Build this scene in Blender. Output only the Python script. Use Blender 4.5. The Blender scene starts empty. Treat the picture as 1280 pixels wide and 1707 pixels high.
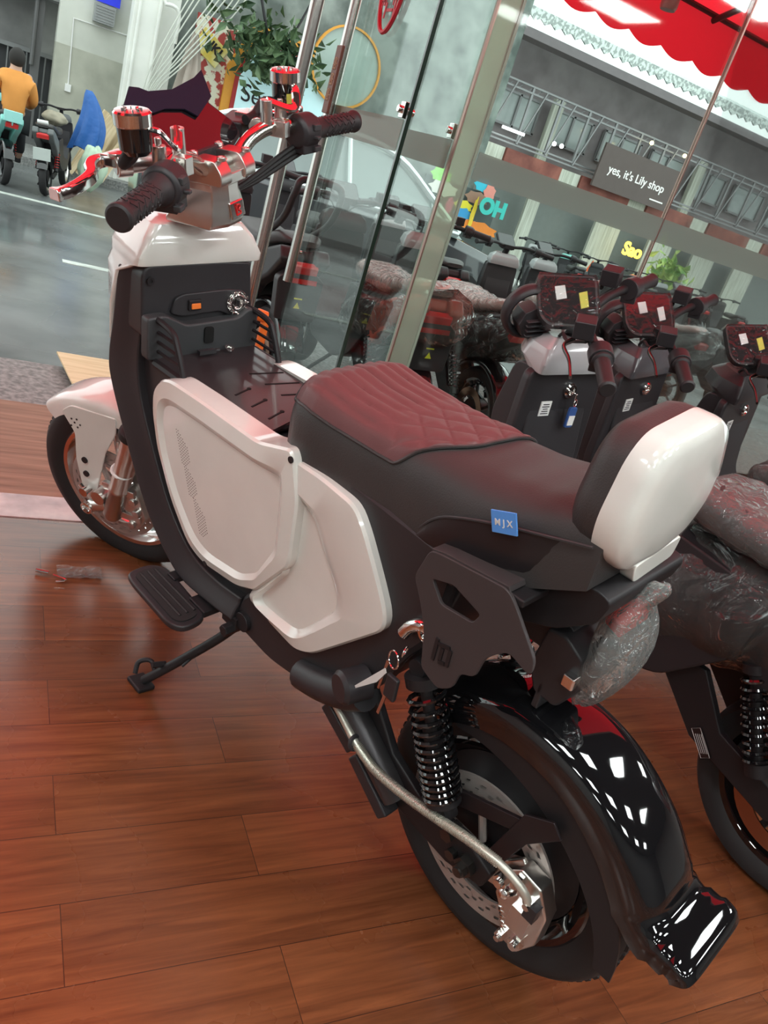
import bpy, bmesh, math, random
from mathutils import Vector, Matrix, noise
random.seed(7)
PI = math.pi
col = bpy.context.scene.collection
scn = bpy.context.scene

# ---------------------------------------------------------------- camera
cam_d = bpy.data.cameras.new('camera'); cam = bpy.data.objects.new('camera', cam_d); col.objects.link(cam)
scn.camera = cam
FPX = 1298.0
def cam_axes():
    # gravity direction in camera coordinates (x right, y down, z forward), from the verticals of the shop front
    dn = Vector((-959.0, 2864.5, FPX)).normalized()
    fw = (Vector((0, 0, 1)) - dn * dn.z).normalized(); up = -dn; rt = fw.cross(up)
    th = 0.538                                  # heading of the shop front relative to the camera
    c, s = math.cos(th), math.sin(th)
    rows = [rt * c + fw * s, fw * c - rt * s, up]
    return Matrix(rows)
M3 = cam_axes()
R3 = Matrix((M3.col[0], -M3.col[1], -M3.col[2])).transposed()
cam.matrix_world = Matrix.Translation((0, 0, 1.2)) @ R3.to_4x4()
cam_d.sensor_fit = 'HORIZONTAL'; cam_d.sensor_width = 36; cam_d.lens = 36 * FPX / 1280
cam_d.clip_start = .02; cam_d.clip_end = 200
# ---------------------------------------------------------------- world, exposure
w = bpy.data.worlds.new('overcast_sky'); scn.world = w; w.use_nodes = True
bg = w.node_tree.nodes['Background']; bg.inputs[0].default_value = (.86, .97, .95, 1); bg.inputs[1].default_value = 1.9
scn.view_settings.view_transform = 'Standard'; scn.view_settings.look = 'None'
scn.view_settings.gamma = 1; scn.view_settings.use_curve_mapping = False
scn.view_settings.exposure = 0.2
LED = 22.0

# ---------------------------------------------------------------- materials
MATS = {}
def mat(name, c, rough=.5, metal=0, coat=0, trans=0, spec=.5, bump=0, bscale=60, var=0, vscale=8, emit=0, ec=None, ior=1.45, sheen=0, bdist=.004):
    if name in MATS: return MATS[name]
    m = bpy.data.materials.new(name); m.use_nodes = True; nt = m.node_tree
    b = nt.nodes['Principled BSDF']; I = b.inputs
    I['Base Color'].default_value = (*c, 1); I['Roughness'].default_value = rough; I['Metallic'].default_value = metal
    I['Coat Weight'].default_value = coat; I['Coat Roughness'].default_value = .04
    I['Transmission Weight'].default_value = trans; I['Specular IOR Level'].default_value = spec; I['IOR'].default_value = ior
    I['Sheen Weight'].default_value = sheen
    if emit: I['Emission Color'].default_value = (*(ec or c), 1); I['Emission Strength'].default_value = emit
    tc = nt.nodes.new('ShaderNodeTexCoord')
    if bump:
        n = nt.nodes.new('ShaderNodeTexNoise'); n.inputs['Scale'].default_value = bscale; n.inputs['Detail'].default_value = 3
        nt.links.new(tc.outputs['Object'], n.inputs['Vector'])
        bp = nt.nodes.new('ShaderNodeBump'); bp.inputs['Strength'].default_value = bump; bp.inputs['Distance'].default_value = bdist
        nt.links.new(n.outputs['Fac'], bp.inputs['Height']); nt.links.new(bp.outputs['Normal'], I['Normal'])
    n2 = nt.nodes.new('ShaderNodeTexNoise'); n2.inputs['Scale'].default_value = vscale; n2.inputs['Detail'].default_value = 4
    nt.links.new(tc.outputs['Object'], n2.inputs['Vector'])
    rp = nt.nodes.new('ShaderNodeValToRGB'); v = var or .04
    rp.color_ramp.elements[0].position = .3; rp.color_ramp.elements[1].position = .7
    rp.color_ramp.elements[0].color = (*[x * (1 - v) for x in c], 1); rp.color_ramp.elements[1].color = (*[min(1, x * (1 + v)) for x in c], 1)
    nt.links.new(n2.outputs['Fac'], rp.inputs['Fac']); nt.links.new(rp.outputs['Color'], I['Base Color'])
    MATS[name] = m; return m

def pane_mat(name, tint, refl=1.0, bump=0, bscale=30, milk=0, milkc=(.8, .85, .83), bdist=.01):
    m = bpy.data.materials.new(name); m.use_nodes = True; nt = m.node_tree; nt.nodes.clear()
    out = nt.nodes.new('ShaderNodeOutputMaterial'); tr = nt.nodes.new('ShaderNodeBsdfTransparent'); tr.inputs[0].default_value = (*tint, 1)
    gl = nt.nodes.new('ShaderNodeBsdfGlossy'); gl.inputs['Roughness'].default_value = .03 if not bump else .12
    fr = nt.nodes.new('ShaderNodeFresnel'); fr.inputs[0].default_value = 1.45
    mx = nt.nodes.new('ShaderNodeMixShader'); mt = nt.nodes.new('ShaderNodeMath'); mt.operation = 'MULTIPLY'; mt.inputs[1].default_value = refl
    nt.links.new(fr.outputs[0], mt.inputs[0]); nt.links.new(mt.outputs[0], mx.inputs[0])
    nt.links.new(tr.outputs[0], mx.inputs[1]); nt.links.new(gl.outputs[0], mx.inputs[2])
    last = mx
    if milk:
        df = nt.nodes.new('ShaderNodeBsdfDiffuse'); df.inputs[0].default_value = (*milkc, 1)
        m2 = nt.nodes.new('ShaderNodeMixShader'); m2.inputs[0].default_value = milk
        nt.links.new(last.outputs[0], m2.inputs[1]); nt.links.new(df.outputs[0], m2.inputs[2]); last = m2
    if bump:
        tc = nt.nodes.new('ShaderNodeTexCoord'); n = nt.nodes.new('ShaderNodeTexNoise'); n.inputs['Scale'].default_value = bscale
        n.inputs['Detail'].default_value = 3; n.inputs['Distortion'].default_value = 1.2
        bp = nt.nodes.new('ShaderNodeBump'); bp.inputs['Strength'].default_value = bump; bp.inputs['Distance'].default_value = bdist
        nt.links.new(tc.outputs['Object'], n.inputs['Vector']); nt.links.new(n.outputs['Fac'], bp.inputs['Height'])
        nt.links.new(bp.outputs[0], gl.inputs['Normal']); nt.links.new(bp.outputs[0], fr.inputs['Normal'])
    nt.links.new(last.outputs[0], out.inputs[0]); MATS[name] = m; return m

def wood_floor():
    m = bpy.data.materials.new('cherry_wood_planks'); m.use_nodes = True; nt = m.node_tree; L = nt.links
    b = nt.nodes['Principled BSDF']; tc = nt.nodes.new('ShaderNodeTexCoord')
    mp = nt.nodes.new('ShaderNodeMapping'); mp.inputs['Location'].default_value = (.39, .087, 0)
    L.new(tc.outputs['Object'], mp.inputs[0])
    br = nt.nodes.new('ShaderNodeTexBrick'); br.inputs['Scale'].default_value = 1
    br.inputs['Brick Width'].default_value = .91; br.inputs['Row Height'].default_value = .1385
    br.inputs['Mortar Size'].default_value = .0008; br.inputs['Mortar Smooth'].default_value = .1
    br.offset = .37; br.offset_frequency = 2
    br.inputs['Color1'].default_value = (0, 0, 0, 1); br.inputs['Color2'].default_value = (1, 1, 1, 1); br.inputs['Mortar'].default_value = (.5, .5, .5, 1)
    L.new(mp.outputs[0], br.inputs[0])
    mp2 = nt.nodes.new('ShaderNodeMapping'); mp2.inputs['Scale'].default_value = (1.6, 26, 1); L.new(tc.outputs['Object'], mp2.inputs[0])
    ad = nt.nodes.new('ShaderNodeVectorMath'); ad.operation = 'MULTIPLY_ADD'; ad.inputs[1].default_value = (7, 3, 5)
    L.new(br.outputs['Color'], ad.inputs[0]); L.new(mp2.outputs[0], ad.inputs[2])
    gn = nt.nodes.new('ShaderNodeTexNoise'); gn.inputs['Scale'].default_value = 2.2; gn.inputs['Detail'].default_value = 7; gn.inputs['Roughness'].default_value = .62; gn.inputs['Distortion'].default_value = .6
    L.new(ad.outputs[0], gn.inputs['Vector'])
    rp = nt.nodes.new('ShaderNodeValToRGB'); e = rp.color_ramp.elements
    e[0].position = .28; e[0].color = (.11, .032, .012, 1); e[1].position = .72; e[1].color = (.25, .082, .030, 1)
    L.new(gn.outputs['Fac'], rp.inputs[0])
    hv = nt.nodes.new('ShaderNodeHueSaturation'); L.new(rp.outputs[0], hv.inputs['Color'])
    mr = nt.nodes.new('ShaderNodeMapRange'); mr.inputs[3].default_value = .84; mr.inputs[4].default_value = 1.18
    L.new(br.outputs['Color'], mr.inputs[0]); L.new(mr.outputs[0], hv.inputs['Value'])
    mx = nt.nodes.new('ShaderNodeMix'); mx.data_type = 'RGBA'; mx.inputs[7].default_value = (.05, .018, .009, 1)
    L.new(br.outputs['Fac'], mx.inputs[0]); L.new(hv.outputs[0], mx.inputs[6]); L.new(mx.outputs[2], b.inputs['Base Color'])
    n3 = nt.nodes.new('ShaderNodeTexNoise'); n3.inputs['Scale'].default_value = 3; n3.inputs['Detail'].default_value = 5; L.new(tc.outputs['Object'], n3.inputs[0])
    m3 = nt.nodes.new('ShaderNodeMapRange'); m3.inputs[3].default_value = .20; m3.inputs[4].default_value = .36; L.new(n3.outputs[0], m3.inputs[0])
    L.new(m3.outputs[0], b.inputs['Roughness'])
    b.inputs['Coat Weight'].default_value = .35; b.inputs['Coat Roughness'].default_value = .22
    bp = nt.nodes.new('ShaderNodeBump'); bp.inputs['Strength'].default_value = .12; bp.inputs['Distance'].default_value = .002
    L.new(gn.outputs['Fac'], bp.inputs['Height']); L.new(bp.outputs[0], b.inputs['Normal'])
    return m

def ramp_mat(name, c0, c1, scale=5, detail=8, rough=.6, lo=.35, hi=.65, stretch=(1, 1, 1), bump=0, coat=0, rvar=None):
    m = bpy.data.materials.new(name); m.use_nodes = True; nt = m.node_tree; L = nt.links; b = nt.nodes['Principled BSDF']
    tc = nt.nodes.new('ShaderNodeTexCoord'); mp = nt.nodes.new('ShaderNodeMapping'); mp.inputs['Scale'].default_value = stretch
    n = nt.nodes.new('ShaderNodeTexNoise'); n.inputs['Scale'].default_value = scale; n.inputs['Detail'].default_value = detail
    L.new(tc.outputs['Object'], mp.inputs[0]); L.new(mp.outputs[0], n.inputs['Vector'])
    rp = nt.nodes.new('ShaderNodeValToRGB'); e = rp.color_ramp.elements; e[0].position = lo; e[1].position = hi; e[0].color = (*c0, 1); e[1].color = (*c1, 1)
    L.new(n.outputs['Fac'], rp.inputs[0]); L.new(rp.outputs[0], b.inputs['Base Color']); b.inputs['Roughness'].default_value = rough; b.inputs['Coat Weight'].default_value = coat
    if rvar:
        n2 = nt.nodes.new('ShaderNodeTexNoise'); n2.inputs['Scale'].default_value = .7; n2.inputs['Detail'].default_value = 3; L.new(tc.outputs['Object'], n2.inputs['Vector'])
        mr = nt.nodes.new('ShaderNodeMapRange'); mr.inputs[1].default_value = .35; mr.inputs[2].default_value = .65; mr.inputs[3].default_value = rvar[0]; mr.inputs[4].default_value = rvar[1]
        L.new(n2.outputs['Fac'], mr.inputs[0]); L.new(mr.outputs[0], b.inputs['Roughness'])
    if bump:
        bp = nt.nodes.new('ShaderNodeBump'); bp.inputs['Strength'].default_value = bump; bp.inputs['Distance'].default_value = .01
        L.new(n.outputs['Fac'], bp.inputs['Height']); L.new(bp.outputs[0], b.inputs['Normal'])
    MATS[name] = m; return m

def cloth_glow(name, c, t=.6):
    m = bpy.data.materials.new(name); m.use_nodes = True; nt = m.node_tree; nt.nodes.clear(); L = nt.links
    out = nt.nodes.new('ShaderNodeOutputMaterial'); d = nt.nodes.new('ShaderNodeBsdfDiffuse'); t_ = nt.nodes.new('ShaderNodeBsdfTranslucent')
    d.inputs[0].default_value = (*c, 1); t_.inputs[0].default_value = (*c, 1)
    mx = nt.nodes.new('ShaderNodeMixShader'); mx.inputs[0].default_value = t
    L.new(d.outputs[0], mx.inputs[1]); L.new(t_.outputs[0], mx.inputs[2]); L.new(mx.outputs[0], out.inputs[0]); MATS[name] = m; return m

# ---------------------------------------------------------------- mesh helpers
def nb(): return bmesh.new()
def box(bm, c, s, R=None):
    vs = []
    for i in (-.5, .5):
        for j in (-.5, .5):
            for k in (-.5, .5):
                v = Vector((i * s[0], j * s[1], k * s[2]))
                if R is not None: v = R @ v
                vs.append(bm.verts.new(v + Vector(c)))
    for f in ((0, 1, 3, 2), (4, 6, 7, 5), (0, 4, 5, 1), (2, 3, 7, 6), (0, 2, 6, 4), (1, 5, 7, 3)): bm.faces.new([vs[i] for i in f])
    return bm
def prism(bm, pts, a, b, plane='xz'):
    """outline in a plane, extruded between a and b along the remaining axis"""
    def P(p, t):
        return {'xz': (p[0], t, p[1]), 'yz': (t, p[0], p[1]), 'xy': (p[0], p[1], t)}[plane]
    A = [bm.verts.new(P(p, a)) for p in pts]; Bv = [bm.verts.new(P(p, b)) for p in pts]
    n = len(pts)
    bm.faces.new(A); bm.faces.new(list(reversed(Bv)))
    for i in range(n): bm.faces.new((A[i], Bv[i], Bv[(i + 1) % n], A[(i + 1) % n]))
    bmesh.ops.recalc_face_normals(bm, faces=bm.faces)
    return bm
def spline(pts, k=6, closed=False):
    P = [Vector(p) for p in pts]; n = len(P); out = []
    rng = range(n) if closed else range(n - 1)
    for i in rng:
        p0 = P[(i - 1) % n] if closed or i > 0 else P[0] * 2 - P[1]
        p1 = P[i]; p2 = P[(i + 1) % n]
        p3 = P[(i + 2) % n] if closed or i + 2 < n else P[-1] * 2 - P[-2]
        for j in range(k):
            t = j / k
            out.append(.5 * ((2 * p1) + (p2 - p0) * t + (2 * p0 - 5 * p1 + 4 * p2 - p3) * t * t + (3 * p1 - p0 - 3 * p2 + p3) * t ** 3))
    if not closed: out.append(P[-1].copy())
    return out
def tube(bm, pts, r, n=10, k=5, closed=False, smooth=True, flat=None):
    P = spline(pts, k, closed) if smooth and len(pts) > 2 else [Vector(p) for p in pts]
    m = len(P); rs = r if callable(r) else (lambda t: r)
    T = []
    for i in range(m):
        a = P[(i - 1) % m] if closed or i > 0 else P[0]; b = P[(i + 1) % m] if closed or i < m - 1 else P[-1]
        T.append((b - a).normalized())
    up = Vector((0, 0, 1)) if abs(T[0].z) < .9 else Vector((1, 0, 0))
    N = (up - T[0] * up.dot(T[0])).normalized(); rings = []
    for i in range(m):
        N = (N - T[i] * N.dot(T[i])).normalized(); Bn = T[i].cross(N); rr = rs(i / max(1, m - 1)); fl = flat or 1
        rings.append([bm.verts.new(P[i] + N * math.cos(2 * PI * j / n) * rr + Bn * math.sin(2 * PI * j / n) * rr * fl) for j in range(n)])
    for i in range(m if closed else m - 1):
        a, b = rings[i], rings[(i + 1) % m]
        for j in range(n): bm.faces.new((a[j], a[(j + 1) % n], b[(j + 1) % n], b[j]))
    if not closed: bm.faces.new(list(reversed(rings[0]))); bm.faces.new(rings[-1])
    return bm
def lathe(bm, prof, o, ax=(0, 0, 1), n=32, a0=0, a1=2 * PI):
    """prof: list of (radius, height along axis)"""
    ax = Vector(ax).normalized(); o = Vector(o); t = Vector((1, 0, 0)) if abs(ax.x) < .9 else Vector((0, 1, 0))
    U = (t - ax * t.dot(ax)).normalized(); V = ax.cross(U); full = abs(a1 - a0 - 2 * PI) < 1e-6
    m = n if full else n + 1; rings = []
    for r, h in prof:
        if r < 1e-6: rings.append([bm.verts.new(o + ax * h)])
        else: rings.append([bm.verts.new(o + ax * h + U * r * math.cos(a0 + (a1 - a0) * j / n) + V * r * math.sin(a0 + (a1 - a0) * j / n)) for j in range(m)])
    for a, b in zip(rings, rings[1:]):
        for j in range(n):
            k = (j + 1) % m
            if len(a) == 1 and len(b) == 1: continue
            if len(a) == 1: bm.faces.new((a[0], b[k], b[j]))
            elif len(b) == 1: bm.faces.new((a[j], a[k], b[0]))
            else: bm.faces.new((a[j], a[k], b[k], b[j]))
    bmesh.ops.recalc_face_normals(bm, faces=bm.faces)
    return bm
def cyl(bm, a, b, r, n=20, r2=None):
    a = Vector(a); b = Vector(b); h = (b - a).length
    return lathe(bm, [(0, 0), (r, 0), (r2 or r, h), (0, h)], a, b - a, n)
def loft(bm, rings, cap=True, closed=True):
    R = [[bm.verts.new(p) for p in r] for r in rings]; n = len(R[0])
    for a, b in zip(R, R[1:]):
        for j in range(n if closed else n - 1): bm.faces.new((a[j], a[(j + 1) % n], b[(j + 1) % n], b[j]))
    if cap and closed: bm.faces.new(list(reversed(R[0]))); bm.faces.new(R[-1])
    bmesh.ops.recalc_face_normals(bm, faces=bm.faces)
    return bm
def torus(bm, o, ax, R, r, n=48, m=14, sx=1.0):
    prof = [(R + r * math.cos(2 * PI * j / m), r * sx * math.sin(2 * PI * j / m)) for j in range(m + 1)]
    return lathe(bm, prof, o, ax, n)
def coil(bm, a, b, R, r, turns, k=14, n=6, pitch=None):
    a = Vector(a); b = Vector(b); ax = (b - a); h = ax.length; ax.normalize(); t = Vector((1, 0, 0)); U = (t - ax * t.dot(ax)).normalized(); V = ax.cross(U)
    N = int(turns * k); pts = []
    for i in range(N + 1):
        s = i / N; s2 = pitch(s) if pitch else s; q = 2 * PI * turns * s
        pts.append(a + ax * h * s2 + (U * math.cos(q) + V * math.sin(q)) * R)
    return tube(bm, pts, r, n, smooth=False)
def outline(pts, n, closed=True):
    """resample a closed outline to n points by arc length"""
    P = [Vector((p[0], p[1], 0)) for p in pts]
    if closed: P.append(P[0])
    d = [0]
    for a, b in zip(P, P[1:]): d.append(d[-1] + (b - a).length)
    out = []; j = 0
    for i in range(n):
        s = d[-1] * i / n
        while d[j + 1] < s: j += 1
        t = (s - d[j]) / max(1e-9, d[j + 1] - d[j]); q = P[j].lerp(P[j + 1], t); out.append((q.x, q.y))
    return out
def rounded(pts, r, k=4):
    """round the corners of a polygon"""
    n = len(pts); out = []
    for i in range(n):
        p = Vector(pts[i]); a = Vector(pts[i - 1]); b = Vector(pts[(i + 1) % n]); rr = r[i] if isinstance(r, (list, tuple)) else r
        da = (a - p); db = (b - p); la = min(rr, da.length * .45); lb = min(rr, db.length * .45)
        A = p + da.normalized() * la; Bq = p + db.normalized() * lb
        for j in range(k + 1):
            t = j / k; q = A * (1 - t) ** 2 + p * 2 * t * (1 - t) + Bq * t * t; out.append((q.x, q.y))
    return out
def inset(pts, d):
    n = len(pts); P = [Vector(p) for p in pts]; area = sum(P[i].x * P[(i + 1) % n].y - P[(i + 1) % n].x * P[i].y for i in range(n)); s = 1 if area > 0 else -1; out = []
    for i in range(n):
        t = (P[(i + 1) % n] - P[i - 1]);
        if t.length < 1e-9: out.append(tuple(P[i])); continue
        t.normalize(); nn = Vector((-t.y, t.x)) * s; q = P[i] + nn * d; out.append((q.x, q.y))
    return out
def relief(bm, loops, sgn=1):
    """stack of (outline, depth) loops in the xz plane bridged into one panel; last loop is filled"""
    R = [[bm.verts.new((p[0], y * sgn, p[1])) for p in o] for o, y in loops]; n = len(R[0])
    for a, b in zip(R, R[1:]):
        for j in range(n): bm.faces.new((a[j], a[(j + 1) % n], b[(j + 1) % n], b[j]))
    bm.faces.new(R[-1]); bm.faces.new(list(reversed(R[0])))
    bmesh.ops.recalc_face_normals(bm, faces=bm.faces)
    return bm
def ob(name, bm, m, parent=None, bev=0, seg=2, ang=38, xf=None, flat=False, sub=0):
    if xf:
        for v in bm.verts: v.co = xf(v.co)
    me = bpy.data.meshes.new(name); bm.normal_update(); bm.to_mesh(me); bm.free()
    if not flat:
        me.shade_smooth() if hasattr(me, 'shade_smooth') else None
        me.set_sharp_from_angle(angle=math.radians(ang))
    me.materials.append(m); o = bpy.data.objects.new(name, me); col.objects.link(o)
    if parent is not None: o.parent = parent
    if bev:
        b = o.modifiers.new('bevel', 'BEVEL'); b.width = bev; b.segments = seg; b.limit_method = 'ANGLE'; b.angle_limit = math.radians(35); b.harden_normals = not flat
    if sub:
        s = o.modifiers.new('sub', 'SUBSURF'); s.levels = sub; s.render_levels = sub
    return o
def tag(o, label=None, cat=None, group=None, kind=None):
    if label: o['label'] = label
    if cat: o['category'] = cat
    if group: o['group'] = group
    if kind: o['kind'] = kind
    return o
def thing(name, label, cat, loc=(0, 0, 0), rz=0, group=None, mw=None, scale=1):
    o = bpy.data.objects.new(name, None); col.objects.link(o); o.empty_display_size = .1
    if mw is not None: o.matrix_world = mw
    else: o.location = loc; o.rotation_euler = (0, 0, rz); o.scale = (scale,) * 3
    return tag(o, label, cat, group)
def struct(name, bm, m, **k): return tag(ob(name, bm, m, **k), kind='structure')
def text(name, s, size, m, parent, mw, depth=.001, bold=0):
    c = bpy.data.curves.new(name, 'FONT'); c.body = s; c.size = size; c.extrude = depth; c.offset = bold; c.align_x = 'CENTER'; c.align_y = 'CENTER'
    t = bpy.data.objects.new('tmp', c); col.objects.link(t); dg = bpy.context.evaluated_depsgraph_get()
    me = bpy.data.meshes.new_from_object(t.evaluated_get(dg)); me.name = name; bpy.data.objects.remove(t)
    me.transform(mw); me.materials.clear(); me.materials.append(m); o = bpy.data.objects.new(name, me); col.objects.link(o)
    if parent is not None: o.parent = parent
    return o
def frame(o, x, y, z):
    return Matrix(((x[0], y[0], z[0], o[0]), (x[1], y[1], z[1], o[1]), (x[2], y[2], z[2], o[2]), (0, 0, 0, 1)))

# palette
WHITE = mat('white_gloss_plastic', (.80, .79, .74), .16, coat=1)
BLK = mat('black_satin_plastic', (.030, .028, .031), .42, bump=.15, bscale=900, bdist=.0004)
BLKM = mat('black_matt_metal', (.022, .020, .022), .5, .2)
GLOSS = mat('black_gloss_paint', (.006, .006, .007), .05, coat=1)
GREYP = mat('grey_satin_plastic', (.045, .047, .05), .5, bump=.1, bscale=700, bdist=.0004)
CHR = mat('polished_chrome', (.82, .81, .79), .12, 1)
SIL = mat('brushed_silver_alloy', (.72, .70, .67), .30, 1, bump=.1, bscale=200, bdist=.0005)
STEEL = mat('stainless_steel', (.55, .53, .5), .22, 1)
RUB = mat('black_rubber', (.022, .021, .022), .62, bump=.3, bscale=300, bdist=.0006)
GRIP = mat('black_grip_rubber', (.028, .026, .028), .48)
LEA = mat('black_leather', (.046, .043, .043), .42, bump=.35, bscale=420, bdist=.0012)
PAD = mat('oxblood_quilted_leather', (.15, .060, .062), .42, bump=.25, bscale=420, bdist=.001)
SCRN = mat('display_glass', (.012, .010, .012), .04, coat=1)
VISR = mat('dark_tinted_visor', (.012, .016, .032), .5, spec=.15)
HOSE = mat('braided_steel_hose', (.62, .60, .52), .36, .6)
ORNG = mat('orange_plastic', (.85, .20, .03), .4)
BLUE = mat('blue_woven_label', (.10, .32, .80), .6)
WHT = mat('white_paper', (.8, .8, .78), .7)
REDP = mat('red_plastic', (.60, .02, .02), .25, coat=.5)
YEL = mat('yellow_sticker', (.75, .68, .12), .5)
FILM = pane_mat('clear_plastic_film', (.96, .96, .95), 1.5, bump=.9, bscale=26, milk=.09, bdist=.02)
FILM2 = pane_mat('taut_clear_film', (.97, .97, .97), 1.3, bump=.5, bscale=22, milk=.02, bdist=.01)
WRAPM = pane_mat('loose_wrapping_film', (.95, .95, .94), 1.3, bump=.9, bscale=11, milk=.05, bdist=.05)
BAGM = pane_mat('crumpled_bag_film', (.93, .93, .92), 2.2, bump=1.0, bscale=34, milk=.13, bdist=.03)
GLASS = pane_mat('clear_shop_glass', (.93, .97, .95), .6)
DGLASS = pane_mat('clear_door_glass', (.92, .96, .94), .22)

# ================================================================ setting: the shop
FAC = 2.6
FLOOR = wood_floor()
b = nb(); box(b, (2.5, -1.4, -.02), (12, 7.1, .04)); struct('floor', b, FLOOR, flat=True)
CEIL = mat('dark_ceiling_paint', (.10, .10, .105), .8); WALL = mat('shop_wall_paint', (.36, .36, .35), .7)
b = nb(); box(b, (2.5, -1.2, 3.05), (12, 7.8, .1)); struct('ceiling', b, CEIL, flat=True)
b = nb(); box(b, (-3.55, -1.2, 1.5), (.1, 7.8, 3)); struct('wall_left', b, WALL, flat=True)
b = nb(); box(b, (8.55, -1.2, 1.5), (.1, 7.8, 3)); struct('wall_right', b, WALL, flat=True)
b = nb(); box(b, (2.5, -5.0, 1.5), (12, .1, 3)); struct('wall_back', b, mat('dark_back_wall', (.14, .14, .14), .7), flat=True)
MARB = ramp_mat('mauve_marble', (.28, .16, .16), (.55, .40, .38), 9, 8, .22, coat=.4)
b = nb(); box(b, (2.5, 2.219, -.017), (12, .143, .04)); struct('trim_1', b, MARB, flat=True, bev=.002)
STEP = ramp_mat('brown_door_mat', (.20, .12, .075), (.32, .20, .13), 3, 8, .7, stretch=(1, 14, 1), bump=.3)
b = nb(); box(b, (2.5, 2.672, -.022), (12, .76, .04)); struct('trim_2', b, STEP, flat=True, bev=.004)
# header over the glass
b = nb(); box(b, (2.5, 2.66, 2.85), (12, .1, .34)); struct('trim_3', b, WALL, flat=True)
# glass panes of the front
b = nb(); prism(b, [(1.452, .01), (2.345, .01), (2.345, 2.68), (1.452, 2.68)], FAC - .006, FAC + .006); struct('window_1', b, GLASS, flat=True)
b = nb(); prism(b, [(2.352, .01), (5.2, .01), (5.2, 2.68), (2.352, 2.68)], FAC - .006, FAC + .006); struct('window_2', b, GLASS, flat=True)
FROST = pane_mat('frosted_band_film', (.56, .60, .57), .3, milk=.40, milkc=(.46, .60, .54))
for i, (x0, x1) in enumerate(((1.452, 2.345), (2.352, 5.2))):
    b = nb(); prism(b, [(x0, 1.228), (x1, 1.228), (x1, 1.318), (x0, 1.318)], FAC - .0085, FAC - .0065); o = ob('frosted_band', b, FROST, bpy.data.objects['window_%d' % (i + 1)], flat=True)
TRIMM = mat('rose_metal_joint_strip', (.45, .30, .26), .3, .8)
b = nb(); box(b, (2.3485, FAC, 1.34), (.007, .018, 2.67)); struct('trim_4', b, TRIMM, flat=True)
EDGE = mat('green_glass_edge', (.30, .42, .33), .25, spec=.6, coat=.4)
EDGED = mat('dark_glass_edge', (.012, .03, .02), .2, coat=.5)
GFIN = pane_mat('greenish_glass', (.72, .84, .72), 1.2, milk=.32, milkc=(.74, .86, .72))
# tall stiffening fin of glass beside the doorway
fn = thing('glass_fin', 'tall greenish glass fin standing upright between the doorway and the fixed shop window', 'glass panel', (1.40, FAC, 0))
b = nb(); box(b, (-.002, .0, 1.34), (.078, .010, 2.66)); ob('glass_pane', b, GFIN, fn, flat=True)
b = nb(); box(b, (.042, .0, 1.34), (.010, .014, 2.66)); ob('glass_edge', b, EDGE, fn, flat=True)
b = nb(); box(b, (-.045, -.002, 1.34), (.006, .014, 2.66)); ob('edge_strip', b, TRIMM, fn, flat=True)
# open swing doors
def door(name, x, y0, y1, edge, handles):
    b = nb(); box(b, (x, (y0 + y1) / 2, 1.33), (.010, y1 - y0, 2.62)); d = struct(name, b, DGLASS, flat=True)
    b = nb(); box(b, (x, y0 - .006, 1.33), (.014, .012, 2.62)); ob('door_edge', b, edge, d, flat=True)
    b = nb(); box(b, (x - .0065, (y0 + y1) / 2, 1.283), (.002, y1 - y0 - .02, .10)); ob('frosted_band', b, FROST, d, flat=True)
    b = nb(); box(b, (x, (y0 + y1) / 2, .05), (.03, y1 - y0, .08)); ob('bottom_rail', b, STEEL, d, bev=.003)
    b = nb(); box(b, (x, y0 + .03, 1.36), (.03, .035, .05)); cyl(b, (x - .03, y0 + .03, 1.36), (x + .03, y0 + .03, 1.36), .012); ob('patch_fitting', b, CHR, d, bev=.002)
    return d
d1 = door('door_1', 1.165, FAC + .01, FAC + .74, EDGED, 1)
d2 = door('door_2', 1.435, FAC + .16, FAC + .60, EDGE, 0)
d2b = nb(); box(d2b, (1.435, FAC + .605, 1.33), (.012, .010, 2.62)); ob('door_edge', d2b, STEEL, d2, flat=True)
b = nb()
for s in (-1, 1):
    cyl(b, (1.165, FAC + .66, .42 if s < 0 else .42), (1.165, FAC + .66, .43), .001)
    break
tube(b, [(1.135, FAC + .69, .62), (1.135, FAC + .69, 2.45)], .021, 16, smooth=False)
for z in (.75, 2.3): cyl(b, (1.135, FAC + .69, z), (1.165, FAC + .69, z), .008)
ob('door_handle', b, STEEL, d1)
# red oval mark on the door glass
RDEC = mat('red_decal', (.50, .02, .04), .5)
b = nb(); tube(b, [(1.157, FAC + .40 + .105 * math.sin(2 * PI * k / 20), 1.80 + .21 * math.cos(2 * PI * k / 20)) for k in range(20)], .008, 6, 3, closed=True)
ob('red_oval_decal', b, RDEC, d1)
b = nb()
for (y, z, dy, dz) in ((.37, 1.74, .06, .01), (.37, 1.70, .07, .01), (.37, 1.72, .008, .09), (.39, 1.66, .05, .01), (.35, 1.67, .01, .06), (.45, 1.76, .05, .01), (.45, 1.72, .01, .09), (.46, 1.69, .04, .01), (.43, 1.66, .01, .05), (.47, 1.66, .01, .06), (.37, 1.84, .07, .01), (.37, 1.88, .01, .07), (.45, 1.86, .06, .01), (.44, 1.82, .05, .01), (.46, 1.84, .01, .09)):
    box(b, (1.157, FAC + y, z), (.003, dy, dz))
ob('red_lettering', b, RDEC, d1, flat=True)
# steel post of the doorway
b = nb(); tube(b, [(.783, FAC, -.0), (.783, FAC, 2.69)], .021, 20, smooth=False); pst = struct('trim_5', b, STEEL)
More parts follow.
